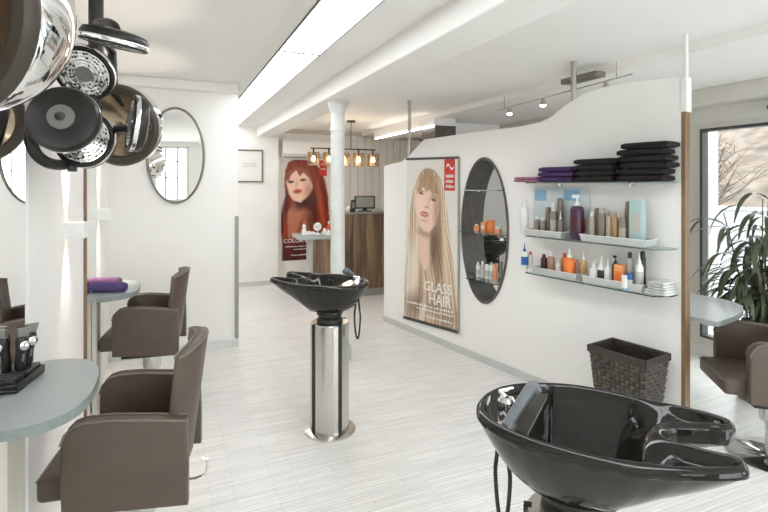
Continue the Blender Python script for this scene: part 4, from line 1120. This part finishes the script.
P('spray', 628.5, Z2, 201, 7, 'taupe', 'taupe', 'tall taupe can beside the pale teal pack', .06, group=g2, lift=LT)
P('box', 637.5, Z2, 200, 13, 'teal', 'silver', 'tall pale teal pack at the right end of the middle shelf', .085, group=g2, lift=LT)
# display card behind
cp = pw(ps(560, off=.012), 0, .012)
t = thing('leaflet_card', 'white and blue leaflet card leaning on the wall behind the taupe bottles', 'card', (cp.x, cp.y, Z2+.0008), PR)
s_ = (ps(588, off=.012)-ps(533, off=.012))/2; hh = zof(188, pp(560, .012)[1])-Z2
MB().box((-s_, -.002, 0), (s_, .002, hh), bevel=.0005).build('card', mat('card_paper', (.62, .68, .70), .5, noise=.02), t)
for y_ in (-.0024, .0024):
    for lo_, hi_ in (((-s_*.95, min(y_, y_*.9), hh*.72), (-s_*.5, max(y_, y_*.9), hh*.95)), ((s_*.15, min(y_, y_*.9), hh*.74), (s_*.7, max(y_, y_*.9), hh*.97))): MB().box(lo_, hi_).build('blue_print', cm('lightblue'), t, smooth=0)
# lowest shelf
P('nozzle', 524.5, Z3, 243.5, 6.5, 'white', 'blue', 'white bottle with blue tip at the left end of the lowest shelf', .085, band='blue', group=g3)
P('cap', 530.5, Z3, 251.5, 5, 'white', 'red', 'small white bottle with red cap behind the blue tipped one', .04, group=g3)
P('jar', 532.5, Z3, 268, 6, 'white', 'white', 'small white jar at the front left of the lowest shelf', .12, group=g3, lift=.0)
P('cap', 544, Z3, 254, 6.5, 'maroon', 'maroon', 'dark maroon bottle in the left lower tray', .085, group=g3, lift=LT)
P('pump', 551, Z3, 250.5, 7.5, 'bronze', 'white', 'bronze bottle with white pump in the left lower tray', .085, group=g3, lift=LT)
P('cap', 558.5, Z3, 260.5, 5.5, 'white', 'white', 'small clear white bottle between bronze pump and orange bottles', .085, group=g3, lift=LT)
P('cap', 564.5, Z3, 253, 6, 'orange', 'red', 'slim orange bottle behind the large orange bottle', .045, group=g3, lift=LT)
P('nozzle', 569.5, Z3, 248.5, 10.5, 'orange', 'white', 'large bright orange bottle with white tip on the lowest shelf', .10, group=g3, lift=LT)
P('cap', 577, Z3, 259, 4, 'bronze', 'bronze', 'small bronze bottle right of the large orange bottle', .07, group=g3, lift=LT)
P('nozzle', 583.5, Z3, 251.5, 6, 'amber', 'white', 'amber bottle with white tip at the right end of the left lower tray', .055, group=g3, lift=LT)
P('nozzle', 593.5, Z3, 261.5, 8, 'white', 'white', 'white bottle with pointed tip, left in the right lower tray', .105, group=g3, lift=LT)
P('nozzle', 601.3, Z3, 256.5, 7.5, 'white', 'white', 'white bottle with dark label in the right lower tray', .085, band='dark', group=g3, lift=LT)
P('nozzle', 608, Z3, 259, 7.5, 'white', 'white', 'white pointed bottle left of the orange pack', .085, group=g3, lift=LT)
P('pump', 615.5, Z3, 255.5, 6.5, 'dark', 'black', 'dark pump bottle behind the orange pack', .045, group=g3, lift=LT)
P('box', 620, Z3, 264.5, 10, 'peach', 'orange', 'light orange pack in the right lower tray', .095, group=g3, lift=LT)
P('tube', 624.5, Z3, 275, 6, 'white', 'lightblue', 'short white tube with blue cap before the orange pack', .162, group=g3, lift=.0)
P('jar', 629.5, Z3, 273, 7, 'white', 'blue', 'small jar with blue lid in the right lower tray', .11, group=g3, lift=LT)
P('cap', 630, Z3, 252, 6.5, 'silver', 'black', 'silver bottle with black cap at the back of the right lower tray', .058, group=g3, lift=LT)
P('nozzle', 639.5, Z3, 252.5, 7.5, 'white', 'white', 'tall white bottle at the right end of the lower tray', .095, band='silver', group=g3, lift=LT)
P('spray', 642.5, Z3, 251, 6, 'black', 'black', 'slim black can, rightmost bottle of the lowest shelf', .05, group=g3, lift=LT)
for k in range(5):
    folded('white folded cloth, %s of the loose pile at the right end of the lowest shelf' % ['lowest', 'second', 'third', 'fourth', 'topmost'][k], 651+k*.8, 672-k*.6, Z3+.001+k*.015, .0142, whitet, 'white cloths on the lowest shelf', off=.075, dep=.13, rot=random.uniform(-.05, .05))

# oval niche shelves and products
def nshelf(py, lab, a0, a1):
    z = zof(py, pp(487, .0)[1]); c = pw(OC, z-.006, -.09)
    t = thing('niche_shelf', lab, 'shelf', c, PR, group='glass shelves in the oval opening')
    zz = max(-.99, min(.99, (z-OZ)/OH)); hw = (OR-.016)*math.sqrt(1-zz*zz)-.012
    sy = 1 if (Matrix.Rotation(PR, 3, 'Z') @ Vector((0, 1, 0))).dot(PN) > 0 else -1
    lo = min(sy*-.13, sy*.145); hi = max(sy*-.13, sy*.145)
    MB().box((-hw, lo, 0), (hw, hi, .006)).build('pane', glass_sh, t, smooth=0)
    for x in (-hw*.8, hw*.8): MB().box((x-.006, -.01, -.0105), (x+.006, .01, -.0005)).build('clip', chrome, t, smooth=0)
    return z
n1 = nshelf(190, 'empty top glass shelf in the oval opening', 0, 0)
n2 = nshelf(233, 'middle glass shelf in the oval opening with orange packs', 0, 0)
n3 = nshelf(281, 'low glass shelf in the oval opening with white bottles', 0, 0)
gn = 'products in the oval opening'
def PN_(kind, px, z, ytop, w_, b, c, lab, off=-.08, band=None):
    p, D = pp(px, off); product(kind, px, z, ytop, w_, b, c, lab, off, band, gn)
PN_('cap', 476.5, n2, 224, 5, 'peach', 'white', 'orange bottle at the left of the oval shelf')
PN_('box', 484, n2, 222, 6, 'peach', 'white', 'orange pack second from left on the oval shelf')
PN_('box', 491, n2, 220, 7, 'orange', 'peach', 'taller orange pack in the middle of the oval shelf', -.10)
PN_('jar', 499, n2, 226, 6, 'peach', 'white', 'orange jar at the right of the oval shelf')
for px, yt, c1_, c2_, lab in ((478, 262, 'white', 'white', 'white bottle furthest left on the low oval shelf'), (482.5, 261, 'silver', 'white', 'silver bottle second on the low oval shelf'), (487, 261, 'white', 'black', 'white bottle with black cap on the low oval shelf'), (491.3, 262, 'white', 'silver', 'white bottle with silver cap on the low oval shelf'), (495.6, 264, 'peach', 'orange', 'orange bottle furthest right on the low oval shelf')):
    PN_('cap', px, n3, yt, 4.1, c1_, c2_, lab, -.07, 'silver' if c1_ == 'white' else None)

# ================================================================= BASKET
def weave_basket():
    ctr = [wz(588.5, 342, .54), wz(616.7, 337, .54), wz(673.5, 353, .54), wz(646, 362, .54)]
    c = sum((p for p in ctr), Vector())/4
    c = c+PN*.02
    t = thing('wicker_basket', 'dark brown woven square waste basket against the partition', 'basket', (c.x, c.y, 0), PR)
    HB = .54; LX, LY = .175, .122; bx, by = .125, .085
    m = MB(); rows = 20
    def corner(z): f = z/HB; return bx+(LX-bx)*f, by+(LY-by)*f
    for side in range(4):
        ncol = 11 if side % 2 == 0 else 8
        for i in range(rows):
            z0 = .012+(HB-.05)*i/rows; z1 = .012+(HB-.05)*(i+1)/rows
            for j in range(ncol):
                a0, a1 = j/ncol, (j+1)/ncol
                over = (i+j) % 2 == 0
                def pt(a, z, o_):
                    X, Y = corner(z)
                    if side == 0: return Vector((-X+2*X*a, -Y-o_, z))
                    if side == 1: return Vector((X+o_, -Y+2*Y*a, z))
                    if side == 2: return Vector((X-2*X*a, Y+o_, z))
                    return Vector((-X-o_, Y-2*Y*a, z))
                bo = .0085 if over else .001
                g = .0012; gz = .0015 if over else .0005; ga = .02/ncol if over else .12/ncol
                za, zb2 = z0+gz, z1-gz
                if not over: aa, ab = a0+ga, a1-ga
                else: aa, ab = a0-.05/ncol, a1+.05/ncol
                am = (aa+ab)/2
                pts = [pt(aa, za, .0), pt(am, za, bo), pt(ab, za, 0), pt(aa, (za+zb2)/2, .001), pt(am, (za+zb2)/2, bo+.0035), pt(ab, (za+zb2)/2, .001), pt(aa, zb2, 0), pt(am, zb2, bo), pt(ab, zb2, 0)]
                m._add(pts, [(0,1,4,3),(1,2,5,4),(3,4,7,6),(4,5,8,7)])
    m.build('woven_side', mat('wicker', (.075, .062, .05), .55, noise=.35, nscale=30), t, smooth=60)
    m = MB()
    for (sx, sy) in ((1, 0), (-1, 0), (0, 1), (0, -1)):
        X0, Y0 = bx-.004, by-.004; X1, Y1 = LX-.004, LY-.004
        if sx: vs = [(sx*X0, -Y0, .005), (sx*X0, Y0, .005), (sx*X1, Y1, HB-.01), (sx*X1, -Y1, HB-.01)]
        else: vs = [(-X0, sy*Y0, .005), (X0, sy*Y0, .005), (X1, sy*Y1, HB-.01), (-X1, sy*Y1, HB-.01)]
        m._add([Vector(v) for v in vs], [(0, 1, 2, 3)])
    m._add([Vector((-bx, -by, .004)), Vector((bx, -by, .004)), Vector((bx, by, .004)), Vector((-bx, by, .004))], [(0, 1, 2, 3)])
    m.build('liner', mat('wicker_dark', (.025, .02, .016), .8, noise=.3), t, smooth=0)
    m = MB()
    X, Y = LX, LY
    for (a, b) in (((-X, -Y), (X, -Y)), ((X, -Y), (X, Y)), ((X, Y), (-X, Y)), ((-X, Y), (-X, -Y))):
        d = Vector((b[0]-a[0], b[1]-a[1], 0)); L_ = d.length; M_ = Matrix.Translation((a[0], a[1], HB-.042)) @ Matrix.Rotation(math.atan2(d.y, d.x), 4, 'Z')
        m.box((-.008, -.008, 0), (L_+.008, .008, .042), M_, bevel=.004)
    m.build('rim', mat('wicker_rim', (.045, .035, .028), .55, noise=.2, nscale=60), t, smooth=50)
weave_basket()

# ================================================================= PLANT
def plant():
    c = wd(762, 3.5); c = Vector((3.86, c.y+.02, 0))
    c = wd(760, 3.5)
    t = thing('potted_plant', 'tall potted plant with long narrow drooping leaves by the window', 'plant', (c.x, c.y, 0))
    MB().lathe([(0, 0), (.13, 0), (.17, .30), (.18, .32), (.165, .32), (.15, .28), (0, .28)], 28).build('pot', mat('grey_pot', (.20, .19, .18), .5, noise=.1), t)
    MB().lathe([(0, .281), (.149, .281), (.149, .29), (0, .292)], 24).build('soil', soil, t)
    rs = random.Random(5); stems = MB(); lv = MB()
    heads = []
    for k in range(9):
        a = rs.uniform(0, 2*PI); hgt = [1.53, 1.40, 1.22, 1.1, 1.0, .9, .8, .72, 1.3][k]; lean = rs.uniform(.04, .16)
        p0 = Vector((.04*math.cos(a), .04*math.sin(a), .28)); p1 = p0+Vector((lean*math.cos(a)*.4, lean*math.sin(a)*.4, (hgt-.28)*.5)); p2 = Vector((lean*1.6*math.cos(a), lean*1.6*math.sin(a), hgt))
        pts = [p0*(1-q)**2+p1*2*q*(1-q)+p2*q*q for q in [i/10 for i in range(11)]]
        stems.tube(pts, .008, 7, rf=lambda x: 1-.55*x)
        n = 34
        for j in range(n):
            q = rs.uniform(.42, 1.0); base_ = pts[int(q*10)]
            az = rs.uniform(0, 2*PI); L_ = rs.uniform(.28, .46); L_ *= (1-.35*max(0, math.cos(az))); up = rs.uniform(.1, .9); w_ = rs.uniform(.012, .021)
            d = Vector((math.cos(az), math.sin(az), 0)); side = Vector((-d.y, d.x, 0))
            seg = 8; vs = []
            tw = rs.uniform(-.6, .6)
            for i in range(seg+1):
                s = i/seg; hx = L_*(s*.95-.22*s*s*s); hz = L_*(up*s-(.55+up*.75)*s*s*1.0)
                cpt = base_+d*hx*1.0+Vector((0, 0, hz))
                ww = w_*(math.sin(PI*min(1, s*.92+.05))**.7)
                sd = (side*math.cos(tw*s)+Vector((0, 0, 1))*math.sin(tw*s)).normalized()
                vs += [cpt-sd*ww, cpt+Vector((0, 0, -ww*.35)), cpt+sd*ww]
            fs = []
            for i in range(seg):
                b = 3*i; fs += [(b, b+1, b+4, b+3), (b+1, b+2, b+5, b+4)]
            lv._add(vs, fs)
    stems.build('stem', stemm, t); lv.build('foliage', leafm, t, smooth=60, fix=False)
plant()

# ================================================================= HOOD DRYERS + INFRARED PROCESSOR
def cam(X, D, z): return Vector((X*CS+D*SN, -X*SN+D*CS, z))
def cdir(X, D, z): return cam(X, D, z)
def frame_to(nrm):
    n = Vector(nrm).normalized(); return n.to_track_quat('Z', 'Y').to_matrix().to_4x4()
brownin = mat('hood_inside_brown', (.36, .28, .20), .22, .85, noise=.2, nscale=5)
darkrim = mat('hood_rim_brown', (.06, .047, .036), .4, noise=.1)
def hood(label, c, nrm, R_, dep, arm_pts, knob=None):
    t = thing('hood_dryer', label, 'hair dryer', c)
    M_ = frame_to(nrm)   # +z is the opening direction
    prof = [(0, -dep)]+[(R_*math.sin(a*PI/2/14)**.9, -dep*math.cos(a*PI/2/14)) for a in range(1, 15)]+[(R_*1.0, .02), (R_*.985, .022)]
    inner = [(R_*.97*math.sin(a*PI/2/14), -dep*.93*math.cos(a*PI/2/14)+.01) for a in range(14, -1, -1)]
    m = MB(); seg = 48
    m.lathe(prof, seg, M_)
    m.bm.faces.ensure_lookup_table()
    bmesh.ops.delete(m.bm, geom=[f for f in m.bm.faces if len(f.verts) == seg], context='FACES')
    sh = m.build('shell', chrome, t, smooth=60)
    m = MB(); m.lathe([(R_*1.0, .016), (R_*1.02, .02), (R_*1.02, .036), (R_*.97, .046), (R_*.80, .040), (R_*.77, .03), (R_*.78, .012), (R_*.96, .01), (R_*1.0, .016)], seg, M_)
    bmesh.ops.delete(m.bm, geom=[f for f in m.bm.faces if len(f.verts) == seg], context='FACES'); m.build('rim', darkrim, t, smooth=50)
    m = MB(); m.lathe([(R_*.79, .022)]+[(R_*.79*(1-k/8), .022-.09*math.sin(k/8*PI/2)) for k in range(1, 9)], seg, M_)
    bmesh.ops.delete(m.bm, geom=[f for f in m.bm.faces if len(f.verts) == seg], context='FACES'); m.build('inner_bowl', brownin, t, smooth=60)
    if arm_pts: MB().tube([Vector(p)-c for p in arm_pts], .018, 12).build('arm', blackpl, t)
    if knob is not None:
        k = Vector(knob)-c
        MB().cyl(k-cdir(.03, 0, 0), k, .010, seg=12).lathe([(0, -.012), (.016, -.010), (.018, 0), (.016, .010), (0, .012)], 16, Matrix.Translation(k)).build('knob', blackpl, t)
    return t
hc = cam((-38-384)/F*.98, .98, zof(8, .98))
hood('large chrome hood dryer hanging at the top left edge', hc, cdir(-.22, -.96, -.12), .205, .17, [hc+Vector((0, 0, .16)), hc+Vector((-.03, .0, .3)), hc+Vector((-.05, .0, CL-hc.z))])
h2 = cam((122-384)/F*2.25, 2.25, zof(125, 2.25))
hk = cam((158-384)/F*2.25, 2.25, zof(116, 2.25))
hood('smaller chrome hood dryer behind the round lamp heads', h2, cdir(-.05, -.97, -.2), .178, .14, [h2+cdir(0, .10, .06), cam((114-384)/F*2.2, 2.2, zof(92, 2.2)), cam((113-384)/F*2.2, 2.2, zof(70, 2.2)), cam((112-384)/F*2.2, 2.2, zof(52, 2.2)), cam((106-384)/F*2.1, 2.1, zof(42, 2.1)), cam((99-384)/F*1.95, 1.95, zof(38, 1.95))], knob=hk)

def processor():
    Dc = 1.78
    hub = cam((86-384)/F*Dc, Dc, zof(128, Dc))
    t = thing('hair_processor', 'infrared hair processor with five round lamp heads hanging from a ceiling pole', 'hair processor', hub)
    top_ = cam((96-384)/F*1.9, 1.9, CL)
    MB().cyl(Vector((top_.x, top_.y, hub.z-.02))-hub, top_-hub, .017, seg=16).cyl(top_-hub-Vector((0, 0, .02)), top_-hub, .05, seg=24).build('pole', blackpl, t)
    MB().cyl(Vector((top_.x, top_.y, hub.z+.55))-hub, Vector((top_.x, top_.y, hub.z+.28))-hub, .026, seg=16).build('sleeve', mat('dark_brown_metal', (.045, .038, .03), .4, .3, noise=.1), t)
    MB().lathe([(0, -.05), (.045, -.045), (.06, -.02), (.06, .02), (.045, .045), (0, .05)], 24, Matrix.Translation(Vector((top_.x, top_.y, hub.z))-hub)).build('hub', blackpl, t)
    hb_ = Vector((top_.x, top_.y, hub.z))
    def head(px, py, D, n, r):
        c = cam((px-384)/F*D, D, zof(py, D))-hub; M_ = Matrix.Translation(c) @ frame_to(cdir(*n))
        th = .048
        hd = MB().lathe([(0, -th), (r*.70, -th), (r*.93, -th*.85), (r, -th*.55), (r, 0), (r*.97, .004), (r*.90, .004), (r*.88, -.004), (0, -.004)], 40, M_).build('lamp_head', blackpl, t, smooth=40)
        m = MB(); m.lathe([(r*.30, -.0035), (r*.82, -.0035), (r*.82, -.001), (r*.30, .001)], 40, M_); m.build('reflector', grillem, hd, smooth=30)
        m = MB()
        for q in (.83, .70, .57, .45, .33): m.lathe([(r*q-.0015, -.001), (r*q-.0015, .0035), (r*q+.0015, .0035), (r*q+.0015, -.001), (r*q-.0015, -.001)], 40, M_)
        for a in range(12): m.box((r*.3, -.001, -.001), (r*.83, .001, .003), M_ @ Matrix.Rotation(a*PI/6, 4, 'Z'))
        m.build('guard_ring', chrome, hd, smooth=30)
        m = MB().lathe([(0, -.004), (r*.29, -.003), (r*.27, .006), (r*.12, .008), (0, .008)], 24, M_); m.build('centre_cap', greypl, hd, smooth=40)
        MB().lathe([(0, -th-.003), (r*.36, -th-.003), (r*.38, -th+.001), (0, -th+.001)], 32, M_).build('back_plate', greypl, hd, smooth=40)
        bandm = MB().lathe([(r*1.003, -.016), (r*1.012, -.014), (r*1.012, -.004), (r*1.003, -.002)], 40, M_)
        bmesh.ops.delete(bandm.bm, geom=[f for f in bandm.bm.faces if len(f.verts) == 40], context='FACES'); bandm.build('chrome_band', chrome, hd)
        return c, M_
    heads = [(114, 45, 1.72, (-.20, .08, -.97), .108),
             (84, 74, 1.84, (.10, -.80, -.48), .104),
             (66, 121, 1.55, (-.29, 1.0, -.15), .102),
             (84, 139, 1.80, (.10, -.95, .15), .104),
             (131, 123, 1.74, (-.82, -.56, .10), .098)]
    for px, py, D, n, r in heads:
        c, M_ = head(px, py, D, n, r)
        back = M_ @ Vector((0, 0, -.048)); bk2 = M_ @ Vector((0, 0, -.085))
        h0 = hb_-hub if py > 60 else Vector((hb_.x, hb_.y, zof(24, 1.9)))-hub
        if py > 60 and py < 90: h0 = Vector((hb_.x, hb_.y, zof(66, 1.9)))-hub
        mid = (bk2+h0)/2+((bk2-h0).cross(Vector((0, 0, 1)))*.12)
        pts = [back*(1-q)**3+bk2*3*q*(1-q)**2+mid*3*q*q*(1-q)+h0*q**3 for q in [i/12 for i in range(13)]]
        MB().tube(pts, .014, 10).build('arm', blackpl, t)
    # small control box below
    c = cam((72.5-384)/F*1.8, 1.8, zof(167, 1.8))-hub
    MB().box((-.014, -.014, -.017), (.014, .014, .017), Matrix.Translation(c), bevel=.003).cyl(c+Vector((0, 0, .015)), c+Vector((.01, 0, .10)), .005, seg=8).build('control_box', blackpl, t)
    pts = [cam((a-384)/F*D, D, zof(b, D))-hub for a, b, D in ((84, 150, 1.90), (70, 163, 1.82), (52, 164, 1.72), (38, 156, 1.66), (31, 142, 1.64), (31, 127, 1.66), (38, 112, 1.72), (52, 100, 1.80), (74, 96, 1.88))]
    def cr_(q):
        x = q*(len(pts)-1); i = min(int(x), len(pts)-2); f = x-i; g = lambda k: pts[max(0, min(len(pts)-1, k))]
        a, b, c2_, d = g(i-1), g(i), g(i+1), g(i+2)
        return .5*((2*b)+(-a+c2_)*f+(2*a-5*b+4*c2_-d)*f*f+(-a+3*b-3*c2_+d)*f**3)
    MB().tube([cr_(q/50) for q in range(51)], .019, 14).build('curved_arm', blackpl, t)
grillem = bpy.data.materials.new('perforated_reflector'); grillem.use_nodes = True
_nt = grillem.node_tree; _b = _nt.nodes['Principled BSDF']; _b.inputs['Metallic'].default_value = .7; _b.inputs['Roughness'].default_value = .3
_tc = _nt.nodes.new('ShaderNodeTexCoord'); _v = _nt.nodes.new('ShaderNodeTexVoronoi'); _v.inputs['Scale'].default_value = 90
_nt.links.new(_tc.outputs['Object'], _v.inputs['Vector']); _cr = _nt.nodes.new('ShaderNodeValToRGB')
_cr.color_ramp.elements[0].position = .35; _cr.color_ramp.elements[0].color = (.04, .035, .03, 1); _cr.color_ramp.elements[1].position = .5; _cr.color_ramp.elements[1].color = (.75, .74, .70, 1)
_nt.links.new(_v.outputs['Distance'], _cr.inputs[0]); _nt.links.new(_cr.outputs[0], _b.inputs['Base Color'])
processor()

# ================================================================= OUTSIDE
snow = mat('pale_paving', (.27, .28, .285), .8, noise=.08, nscale=.8)
o = MB().box((XR+.2, -30, -.2), (60, 60, -.12)).build('ground_outside', snow); struct(o)
hill = MB()
rs = random.Random(3)
def hf(u, v):
    x = 16+v*22; y = -20+u*60
    return Vector((x, y, -.12+v*9+.35*math.sin(u*37+v*9)*v+.25*math.sin(u*91)*v))
hill.grid(hf, 80, 20)
hm = mat('hillside_scrub', (.10, .078, .06), .95, noise=.55, nscale=1.6, bump=1., bscale=3)
o = hill.build('hillside', hm); tag(o, 'brown scrub covered hillside beyond the street', 'hillside', kind='structure')
o = MB().cyl((5.9, 3.98, -.12), (5.9, 3.98, 3.2), .14, seg=24).box((5.7, 3.78, -.12), (6.1, 4.18, .05)).build('terrace_pillar', mat('pillar_paint', (.34, .335, .32), .6, noise=.03), recenter=True); tag(o, 'round pale terrace pillar outside the window', 'pillar')
t = thing('garden_wall', 'low white garden wall across the street behind the plant', 'wall', (13, 4, -.12))
MB().box((0, -9, 0), (.3, 14, 1.0)).build('masonry', mat('garden_wall_white', (.30, .30, .31), .8, noise=.06), t, smooth=0)
MB().box((-.04, -9, 1.001), (.34, 14, 1.07)).build('coping', mat('coping_white', (.36, .36, .36), .7, noise=.03), t, smooth=0)
t = thing('parked_van', 'white parked van seen through the window behind the leaves', 'van', (10.5, 3.1, -.12))
MB().plate([(-2.0, .35), (2.0, .35), (2.05, .9), (1.5, 1.15), (1.0, 1.8), (-1.95, 1.85), (-2.05, .9)], 1.7, Matrix.Rotation(PI/2, 4, 'Z'), bevel=.06).build('body', mat('van_paint', (.32, .33, .35), .3, noise=.02), t)
MB().plate([(-1.7, 1.05), (.95, 1.05), (.75, 1.6), (-1.7, 1.62)], 1.73, Matrix.Rotation(PI/2, 4, 'Z')).build('side_window', mat('van_glass', (.05, .06, .07), .1, noise=.05), t, smooth=0)
for yy in (-1.3, 1.3):
    for xx in (-.78, .78): MB().cyl((xx-.1, yy, .34), (xx+.1, yy, .34), .34, seg=28).build('wheel', rubber, t)
bark = mat('bark', (.10, .075, .055), .9, noise=.4, nscale=12)
twig = mat('bush_leaves', (.15, .115, .07), .9, noise=.5, nscale=9)
for k, (x, y, h_) in enumerate(((14.5, 9.5, 4.5), (15.5, 7.2, 5.5), (14.8, 5.0, 4.2), (16.5, 3.0, 5.0))):
    t = thing('bare_tree', ['bare brown tree outside near the left window frame', 'tall bare tree outside right of the pillar', 'bare tree outside above the middle of the plant', 'bare tree outside at the right edge'][k], 'tree', (x, y, -.12), group='bare trees beyond the street')
    rr = random.Random(k+20); m = MB()
    m.tube([(0, 0, 0), (.1, .05, h_*.3), (0, .1, h_*.6), (.1, 0, h_)], .12, 8, rf=lambda q: 1-.8*q)
    tr = m.build('trunk', bark, t); m = MB()
    for j in range(60):
        z0 = rr.uniform(.2, .95)*h_; a = rr.uniform(0, 6.28); L_ = rr.uniform(.5, 1.5)*(1.15-z0/h_)
        p0 = Vector((.05, .05, z0)); d = Vector((math.cos(a), math.sin(a), rr.uniform(.3, 1)))
        p1 = p0+d*L_*.5; p2 = p0+d*L_+Vector((0, 0, .15)); m.tube([p0, p1, p2], .025, 5, rf=lambda q: 1-.8*q)
        for b_ in range(4):
            q = rr.uniform(.3, 1); s_ = p0.lerp(p2, q); dd = Vector((rr.uniform(-1, 1), rr.uniform(-1, 1), rr.uniform(.1, 1)))*L_*.4; m.tube([s_, s_+dd*.5, s_+dd], .012, 4, rf=lambda q: 1-.8*q)
    m.build('branches', bark, t)

# ================================================================= WORLD, CAMERA
w = bpy.data.worlds.new('World'); scn.world = w; w.use_nodes = True
bg = w.node_tree.nodes['Background']; bg.inputs['Color'].default_value = (.94, .965, 1.0, 1); bg.inputs['Strength'].default_value = 4.0
# daylight portals in the windows (guide sky light only)
def portal(loc, rot, sx, sy):
    l = bpy.data.lights.new('portal', 'AREA'); l.shape = 'RECTANGLE'; l.size = sx; l.size_y = sy; l.cycles.is_portal = True
    o = bpy.data.objects.new('portal', l); COL.objects.link(o); o.location = loc; o.rotation_euler = rot
portal((XR+.15, (Y0+Y1)/2, (ZB+ZT)/2), (0, PI/2, 0), ZT-ZB, Y1-Y0)
for a, b, c, d in wins: portal(((a+b)/2, YB-.18, (c+d)/2), (PI/2, 0, 0), b-a, d-c)

cd = bpy.data.cameras.new('camera'); co = bpy.data.objects.new('camera', cd); COL.objects.link(co)
co.location = (0, 0, H); co.rotation_euler = (PI/2, 0, -TH)
cd.sensor_width = 36; cd.lens = F/768*36; cd.shift_y = -(256-HZ)/768; cd.clip_start = .02; cd.clip_end = 200
scn.camera = co
vs_ = scn.view_settings; vs_.view_transform = 'Standard'; vs_.look = 'None'; vs_.gamma = 1; vs_.exposure = 0.87; vs_.use_curve_mapping = False
scn.cycles.use_denoising = True; scn.cycles.max_bounces = 10; scn.cycles.diffuse_bounces = 6; scn.cycles.sample_clamp_indirect = 8
